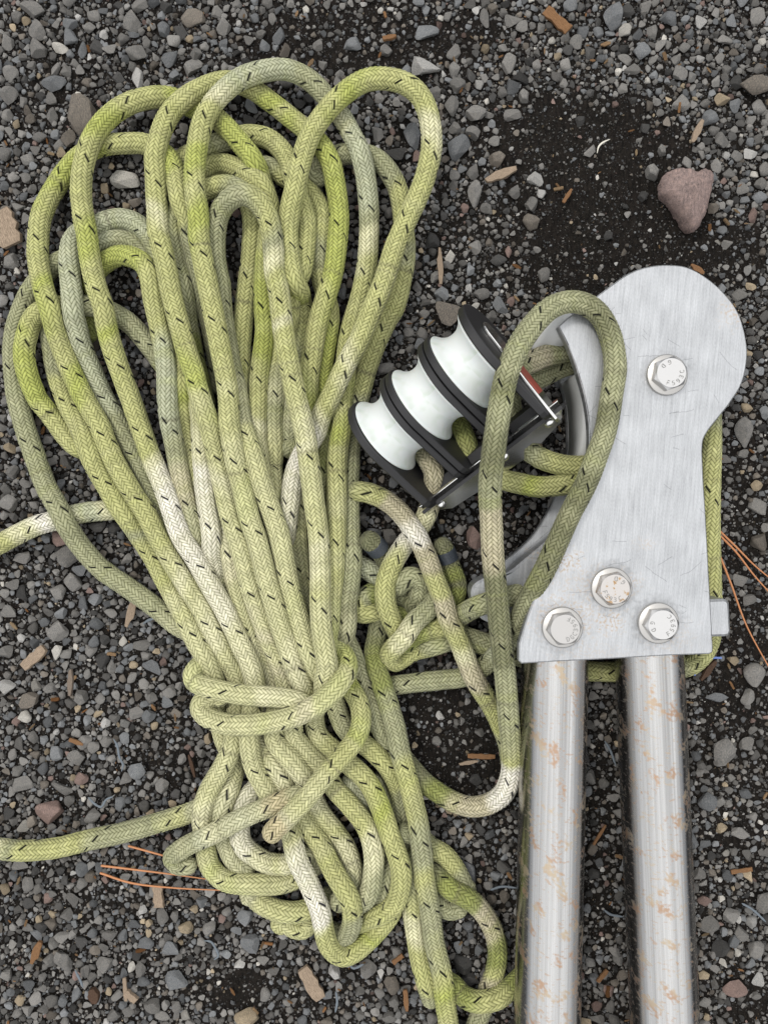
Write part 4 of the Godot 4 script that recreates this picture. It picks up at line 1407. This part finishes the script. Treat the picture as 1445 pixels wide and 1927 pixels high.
func bolt(parent: Node, px: float, py: float, turn: float, letters: Array) -> void:
	var y := 0.0515
	var washer := lathe(PackedVector2Array([Vector2(0.0040, 0.0016), Vector2(0.0091, 0.0016), Vector2(0.0096, 0.0011), Vector2(0.0096, 0.0)]), 48)
	var place := Transform3D(Basis.IDENTITY, at(px, py, y))
	# hexagonal head with a turned, chamfered top
	var st := SurfaceTool.new()
	st.begin(Mesh.PRIMITIVE_TRIANGLES)
	st.set_smooth_group(-1)
	var y0 := 0.0016
	var y1 := 0.0064
	var flat_r := 0.0070
	for k in 6:
		var m0 := TAU * k / 6.0
		var steps := 8
		for s in steps:
			var a0 := m0 + TAU / 6.0 * s / steps
			var a1 := m0 + TAU / 6.0 * (s + 1) / steps
			var hex := func(a: float) -> float: return flat_r / cos(fposmod(a, TAU / 6.0) - TAU / 12.0)
			var h0: float = flat_r / cos(a0 - m0 - TAU / 12.0)
			var h1: float = flat_r / cos(a1 - m0 - TAU / 12.0)
			var d0 := Vector3(cos(a0), 0, sin(a0))
			var d1 := Vector3(cos(a1), 0, sin(a1))
			var e0 := y1 - 0.0004 - (h0 - flat_r) * 0.75
			var e1 := y1 - 0.0004 - (h1 - flat_r) * 0.75
			var out_dir := Vector3(cos(m0 + TAU / 12.0), 0, sin(m0 + TAU / 12.0))
			face(st, d0 * h0 + Vector3.UP * y0, d1 * h1 + Vector3.UP * y0, d0 * h0 + Vector3.UP * e0, out_dir)
			face(st, d1 * h1 + Vector3.UP * y0, d1 * h1 + Vector3.UP * e1, d0 * h0 + Vector3.UP * e0, out_dir)
			var r2 := flat_r * 0.955
			face(st, d0 * h0 + Vector3.UP * e0, d1 * h1 + Vector3.UP * e1, d0 * r2 + Vector3.UP * y1, d0 + Vector3.UP)
			face(st, d1 * h1 + Vector3.UP * e1, d1 * r2 + Vector3.UP * y1, d0 * r2 + Vector3.UP * y1, d0 + Vector3.UP)
			face(st, d0 * r2 + Vector3.UP * y1, d1 * r2 + Vector3.UP * y1, Vector3.UP * y1, Vector3.UP)
	st.generate_normals()
	var o := part("bolt", st.commit(), {1149: mats.bolt_rust, 1057: mats.bolt_dull}.get(int(px), mats.bolt), parent, place * Transform3D(Basis(Vector3.UP, deg_to_rad(turn)), Vector3.ZERO))
	part("washer", washer, mats.washer, o)
	var text := SurfaceTool.new()
	text.begin(Mesh.PRIMITIVE_TRIANGLES)
	for q in letters:
		var tm := TextMesh.new()
		var font := SystemFont.new()
		font.font_names = PackedStringArray(["Droid Sans Mono"])
		tm.font = font
		tm.text = q[0]
		tm.font_size = 32
		tm.pixel_size = 0.0001
		tm.depth = 0.0003
		var a := deg_to_rad(q[1]) + deg_to_rad(turn)
		var r := 0.0049
		# stands on the head, its foot towards the rim or the middle as the ring is read
		var b := Basis(Vector3.UP, -a + PI / 2) * Basis(Vector3.RIGHT, -PI / 2)
		text.append_from(tm, 0, Transform3D(b.scaled_local(Vector3(0.85, 0.85, 1)), Vector3(cos(a) * r, y1 + 0.0001, sin(a) * r)))
	part("lettering", text.commit(), mats.mark, o)


# ---------------------------------------------------------------- the triple block

func build_block() -> void:
	var tip := deg_to_rad(26.0)
	var a := Vector3(0.785 * cos(tip), sin(tip), -0.6195 * cos(tip))
	var p := Vector3(0.6195, 0, 0.785)
	var q := p.cross(a).normalized()
	var place := Transform3D(Basis(p * 0.86, a * 0.98, q * 0.86), at(819, 741, 0.040))
	var block := thing("triple_block", "triple pulley block with white sheaves between black cheeks, lying on its side", "pulley block", "", place)
	var cheek_outline := func(r: float, reach: float, half: float) -> PackedVector2Array:
		var out := PackedVector2Array()
		var start := acos(clampf((r - half) / reach, -1.0, 1.0))
		for k in 41:
			var t := start + (TAU - 2.0 * start) * k / 40.0
			out.append(Vector2(cos(t), sin(t)) * r)
		for k in 7:
			var t := -PI * 0.42 + PI * 0.84 * k / 6.0
			out.append(Vector2(reach - half * 0.6 + cos(t) * half * 0.6, sin(t) * half))
		return out
	var sheave_profile := PackedVector2Array([Vector2(0.005, 0.0092), Vector2(0.0236, 0.0092), Vector2(0.0246, 0.0090)])
	for k in 21:
		var y := 0.0085 - 0.017 * k / 20.0
		sheave_profile.append(Vector2(0.0186 + 0.0062 * pow(absf(y) / 0.0085, 2.3), y))
	sheave_profile.append_array(PackedVector2Array([Vector2(0.0246, -0.0090), Vector2(0.0236, -0.0092), Vector2(0.005, -0.0092)]))
	var sheave := lathe(sheave_profile, 72)
	for k in 3:
		part("sheave", sheave, mats.white, block, Transform3D(Basis.IDENTITY, Vector3(0, (k - 1) * 0.0256, 0)))
	var thin := extrude(cheek_outline.call(0.0262, 0.047, 0.010), -0.0017, 0.0017, 0.0005)
	var outer := extrude(cheek_outline.call(0.0264, 0.050, 0.011), -0.0021, 0.0021, 0.0007)
	for y in [-0.0148, -0.0108, 0.0108, 0.0148]:
		part("cheek", thin, mats.black, block, Transform3D(Basis.IDENTITY, Vector3(0, y, 0)))
	part("cheek", outer, mats.black, block, Transform3D(Basis.IDENTITY, Vector3(0, -0.0370, 0)))
	part("cheek", outer, mats.black, block, Transform3D(Basis.IDENTITY, Vector3(0, 0.0370, 0)))
	# webs that join the cheeks behind the sheaves
	for y in [-0.0259, 0.0, 0.0259]:
		var web := extrude(PackedVector2Array([Vector2(0.037, -0.012), Vector2(0.0465, -0.010), Vector2(0.047, -0.004), Vector2(0.0455, -0.0025), Vector2(0.039, -0.005)]), -0.0093, 0.0093, 0.0006)
		part("web", web, mats.black, block, Transform3D(Basis.IDENTITY, Vector3(0, y, 0)))
	# outer strap of polished steel with its red label, over the raised end
	var strap := PackedVector2Array()
	for k in 13:
		var t := PI * 0.5 + PI * k / 12.0
		strap.append(Vector2(cos(t) * 0.0085 - 0.004, sin(t) * 0.0085))
	strap.append_array(PackedVector2Array([Vector2(0.026, -0.0095), Vector2(0.052, -0.0075), Vector2(0.054, -0.005), Vector2(0.054, 0.005), Vector2(0.052, 0.0075), Vector2(0.026, 0.0095)]))
	part("strap", extrude(strap, 0.0391, 0.0406, 0.0004), mats.steel, block)
	part("label", extrude(PackedVector2Array([Vector2(0.016, -0.0062), Vector2(0.036, -0.0058), Vector2(0.036, 0.0058), Vector2(0.016, 0.0062)]), 0.04055, 0.0409, 0.0001), mats.red, block)
	# head bracket: a bent steel channel across the tail of the four cheeks, with rivets
	var bracket := PackedVector2Array([Vector2(0.0445, -0.0445), Vector2(0.050, -0.0445), Vector2(0.061, -0.034), Vector2(0.063, -0.016), Vector2(0.057, -0.0105), Vector2(0.057, -0.0055), Vector2(0.063, -0.002), Vector2(0.064, 0.012), Vector2(0.058, 0.016), Vector2(0.058, 0.021), Vector2(0.062, 0.0235), Vector2(0.058, 0.038), Vector2(0.052, 0.0425), Vector2(0.0445, 0.0445)])
	var tilt := Transform3D(Basis(Vector3(0, 1, 0), deg_to_rad(38)), Vector3(0.046, 0, -0.001))
	var flip := PackedVector2Array()
	for b in bracket:
		flip.append(b)
	part("bracket", extrude(flip, -0.0015, 0.0005, 0.0003), mats.steel, block, tilt * Transform3D(Basis(Vector3(1, 0, 0), Vector3(0, 0, 1), Vector3(0, 1, 0)), Vector3(-0.046, 0, 0)))
	part("bracket", extrude(PackedVector2Array([Vector2(0.048, -0.014), Vector2(0.050, -0.014), Vector2(0.050, 0.002), Vector2(0.048, 0.002)]), -0.0445, 0.0445, 0.0003), mats.black, block)
	var rivet := lathe(PackedVector2Array([Vector2(0.0, 0.0016), Vector2(0.0014, 0.0014), Vector2(0.0023, 0.0008), Vector2(0.0027, 0.0)]), 24)
	for y in [-0.036, -0.006, 0.006, 0.034]:
		part("rivet", rivet, mats.steel, block, tilt * Transform3D(Basis(Vector3(1, 0, 0), Vector3(0, 0, 1), Vector3(0, -1, 0)), Vector3(0.0075, y, 0.0006)))


# ---------------------------------------------------------------- litter on the gravel

func chip_mesh(seed_: int, ends: float) -> ArrayMesh:
	# a splinter one unit long with ragged ends
	var r := RandomNumberGenerator.new()
	r.seed = seed_
	var top_side := PackedVector2Array()
	var low_side := PackedVector2Array()
	for k in 7:
		var x := -0.5 + k / 6.0
		var wide := 1.0 - ends * pow(absf(x) * 2.0, 2.5)
		top_side.append(Vector2(x + r.randf_range(-0.04, 0.04), (0.42 + r.randf_range(-0.1, 0.1)) * wide))
		low_side.append(Vector2(x + r.randf_range(-0.04, 0.04), -(0.42 + r.randf_range(-0.1, 0.1)) * wide))
	low_side.reverse()
	top_side.append_array(low_side)
	return extrude(top_side, -0.5, 0.5, 0.06)


func build_litter() -> void:
	var chips := []
	for k in 5:
		chips.append(chip_mesh(40 + k, [0.25, 0.5, 0.6, 0.4, 0.15][k]))
	# label, material, px, py, length, width, turn in degrees
	var n := 0
	for q in [
		["weathered grey-brown block of wood cut by the left edge", "wood_pale", 10, 428, 66, 56, 70, "wood block"],
		["greyish split chip of wood in the gravel right of the rope arches", "wood_pale", 943, 327, 62, 19, -22, "wood chip"],
		["upright tan splinter standing beside the cream pebble right of the rope", "wood_pale", 829, 500, 66, 12, 88, "wood chip"],
		["small tan stick lying flat on dark soil left of the heart-shaped rock", "wood_orange", 1067, 369, 30, 9, -58, "wood chip"],
		["broad brown chip of wood in the gravel at the upper edge", "wood_orange", 1050, 35, 58, 22, 42, "wood chip"],
		["forked pale splinter in the left gravel beside the cream bean-shaped pebble", "wood_pale", 64, 1238, 52, 22, -42, "wood chip"],
		["upright brown stick left of the grey oval stone in the left gravel", "wood_grey", 131, 1286, 50, 12, 92, "wood chip"],
		["frayed tan splinter under the grey rope left of the hank", "wood_pale", 247, 1150, 58, 17, -72, "wood chip"],
		["short orange chip in the middle of the left gravel", "wood_orange", 142, 1397, 28, 10, 20, "wood chip"],
		["pale torn flake of wood below the rust-coloured pine needles", "wood_pale", 297, 1689, 42, 22, 85, "wood chip"],
		["long whitish torn flake of bark below the hank's lowest loop", "wood_pale", 586, 1852, 64, 28, 60, "bark flake"],
		["dark brown square chip of bark near the lower left edge", "wood_dark", 176, 1876, 28, 24, 80, "bark flake"],
		["tan slanted chip of wood in the lower left gravel", "wood_orange", 67, 1793, 42, 17, -68, "wood chip"],
		["orange stick lying below the slack rope near the lower edge", "wood_orange", 764, 1883, 40, 12, 85, "wood chip"],
		["orange chip of wood between the hank and the slack rope at the bottom", "wood_orange", 749, 1806, 24, 10, -38, "wood chip"],
		["bright orange twig in the soil inside the big right rope bight", "wood_orange", 905, 1423, 50, 10, 2, "wood chip"],
		["pinkish splinter just under the orange twig in the right rope bight", "wood_pale", 882, 1436, 36, 8, -10, "wood chip"],
		["brown chip of bark right of the lug, above the blue thread's end", "wood_dark", 1333, 1262, 44, 15, -52, "bark flake"],
		["slender tan stick between the two tubes", "wood_orange", 1128, 1574, 44, 7, -58, "wood chip"],
		["long tan chip right of the tubes near the right edge", "wood_orange", 1397, 1640, 40, 9, -8, "wood chip"],
		["orange chip between the tubes near the bottom", "wood_orange", 1134, 1839, 28, 9, -50, "wood chip"],
		["curled tan leaf scrap right of the dark patch of soil at upper right", "wood_pale", 1312, 246, 46, 14, -65, "leaf scrap"],
		["flat tan chip just above the plate's rounded top", "wood_orange", 1313, 505, 28, 12, 35, "wood chip"],
		["dull orange flake of bark on soil above the tallest arch", "wood_orange", 732, 68, 26, 12, -12, "bark flake"],
		["yellowish pointed chip lying among stones at bottom left", "wood_pale", 247, 1876, 26, 16, 40, "wood chip"],
		["long pale splinter lying upright in the bottom left gravel", "wood_pale", 236, 1862, 42, 8, 86, "wood chip"],
		["brown twig bent in the bare soil left of the binding", "wood_dark", 361, 1442, 44, 8, 75, "twig"]]:
		var p := at(q[2], q[3], 0.004)
		p.y = 0.0038 + soil_height(p.x, p.z)
		var b := Basis(Vector3.UP, -deg_to_rad(q[6])) * Basis(Vector3.RIGHT, rng.randf_range(-0.25, 0.25)) * Basis.from_scale(Vector3(q[4], minf(q[5] * 0.45, 9.0), q[5]) * SPAN)
		var called: String = q[7].replace(" ", "_")
		var o := part(called, chips[n % 5], mats[q[1]], self, Transform3D(b, p))
		mark(o, q[0], q[7])
		n += 1
	# small chips past counting
	var places := [[], [], []]
	var hues := [[], [], []]
	for k in 620:
		var px := rng.randf_range(-150, 1595)
		var py := rng.randf_range(-150, 2077)
		if rope_near(px, py, 26.0):
			continue
		var p := at(px, py, 0.003)
		p.y = 0.0022 + soil_height(p.x, p.z)
		var l := 4.0 + 15.0 * pow(rng.randf(), 2.0)
		var wd := l * rng.randf_range(0.25, 0.5)
		places[k % 3].append(Transform3D(Basis(Vector3.UP, rng.randf() * TAU) * Basis(Vector3.RIGHT, rng.randf_range(-0.4, 0.4)) * Basis(Vector3.BACK, rng.randf_range(-0.25, 0.25)) * Basis.from_scale(Vector3(l, minf(wd * 0.5, 5.0), wd) * SPAN), p))
		var c := Color(0.36, 0.17, 0.07).lerp(Color(0.42, 0.31, 0.19), rng.randf()) * rng.randf_range(0.5, 1.1)
		c.a = 1.0
		hues[k % 3].append(c)
	var holder := Node3D.new()
	holder.name = "bark_crumbs"
	add_child(holder)
	holder.set_meta("kind", "stuff")
	mark(holder, "tiny orange-brown crumbs of bark strewn through the gravel", "bark crumbs")
	for m in 3:
		scatter("crumbs", chips[m], places[m], hues[m], holder)
	# pine needles
	for q in [
		["rust-coloured pine needle nearest the tucked rope end at lower left", [243,1592, 290,1605, 335,1618, 392,1634]],
		["rust-coloured pine needle in the middle of three at lower left", [192,1629, 250,1636, 330,1646, 402,1656]],
		["rust-coloured pine needle lowest of the three at lower left", [190,1643, 250,1662, 330,1671, 432,1676]],
		["pine needle leaving the right edge, uppermost of three beside the plate", [1352,998, 1385,1030, 1420,1065, 1470,1106]],
		["pine needle leaving the right edge, just below the uppermost one", [1354,1008, 1385,1040, 1420,1085, 1470,1140]],
		["long pine needle slanting steeply down past the lug", [1354,1047, 1375,1100, 1405,1180, 1455,1272]]]:
		var pts := []
		for k in range(0, q[1].size(), 2):
			pts.append(at(q[1][k], q[1][k + 1], 0.0072 + 0.0006 * (k % 3)))
		var o := part("pine_needle", tube(resample(pts, 0.002), func(t: float) -> float: return 0.00062 * (1.0 - 0.55 * t), 6), mats.needle, self)
		mark(o, q[0], "pine needle")
	# bluish lichen-like shreds
	for q in [
		["curled grey-blue shred in the gravel left of the hank's foot", [166,1500, 178,1512, 190,1518, 200,1505, 212,1500]],
		["forked grey-blue shred in the middle of the left gravel", [214,1390, 222,1405, 226,1425, 232,1440, 230,1452]],
		["grey-blue shred under the grey rope left of the hank", [268,1175, 280,1166, 296,1162]],
		["hooked grey-blue shred in the bottom left gravel", [385,1770, 398,1772, 406,1785, 412,1800, 404,1806]],
		["grey-blue shred near the lower left corner of the gravel", [142,1825, 150,1843, 158,1858]],
		["flat grey-blue shred lying on stones beside the left tube", [922,1675, 945,1668, 970,1672]],
		["upright grey-blue shred in soil near the lower edge", [632,1865, 634,1885, 632,1905]],
		["crooked grey-blue shred below the hank's lowest loop", [656,1815, 668,1822, 684,1815]],
		["slim grey-blue shred in soil between the tubes", [1137,1395, 1148,1412, 1158,1440]],
		["long grey-blue shred near the right edge, right of the tubes", [1395,1700, 1415,1712, 1440,1735]],
		["grey-blue shred hooked beside the tube's foot in the middle gap", [1135,1712, 1150,1722, 1172,1726]]]:
		var pts := []
		for k in range(0, q[1].size(), 2):
			pts.append(at(q[1][k], q[1][k + 1], 0.0058 + 0.0008 * sin(k * 2.0)) + Vector3(0.0007 * noise_a.get_noise_2d(k * 3.3, n), 0, 0.0007 * noise_a.get_noise_2d(k * 2.7, n + 9)))
		n += 1
		var o := part("lichen_shred", tube(resample(pts, 0.0012), func(t: float) -> float: return 0.0009 * (0.75 + 0.35 * noise_a.get_noise_1d(t * 7.0 + n * 5.0) - 0.5 * pow(absf(t * 2.0 - 1.0), 6.0)), 7, 0.45), mats.lichen, self)
		mark(o, q[0], "lichen")
	var th := []
	for q in [[1306,1270], [1312,1255], [1325,1243], [1340,1238], [1356,1238]]:
		th.append(at(q[0], q[1], 0.0095))
	var o := part("blue_thread", tube(resample(th, 0.0015), func(_t: float) -> float: return 0.0006, 6), mats.blue, self)
	mark(o, "thin frayed blue thread on the soil below the lug", "thread")
	th = []
	for q in [[1123,288], [1126,276], [1134,268], [1147,262]]:
		th.append(at(q[0], q[1], 0.004))
	o = part("shell_sliver", tube(resample(th, 0.001), func(t: float) -> float: return 0.00015 + 0.0004 * sin(t * PI), 7, 0.5), mats.shell, self)
	mark(o, "curved white sliver of shell on the bare dark soil at upper right", "shell")
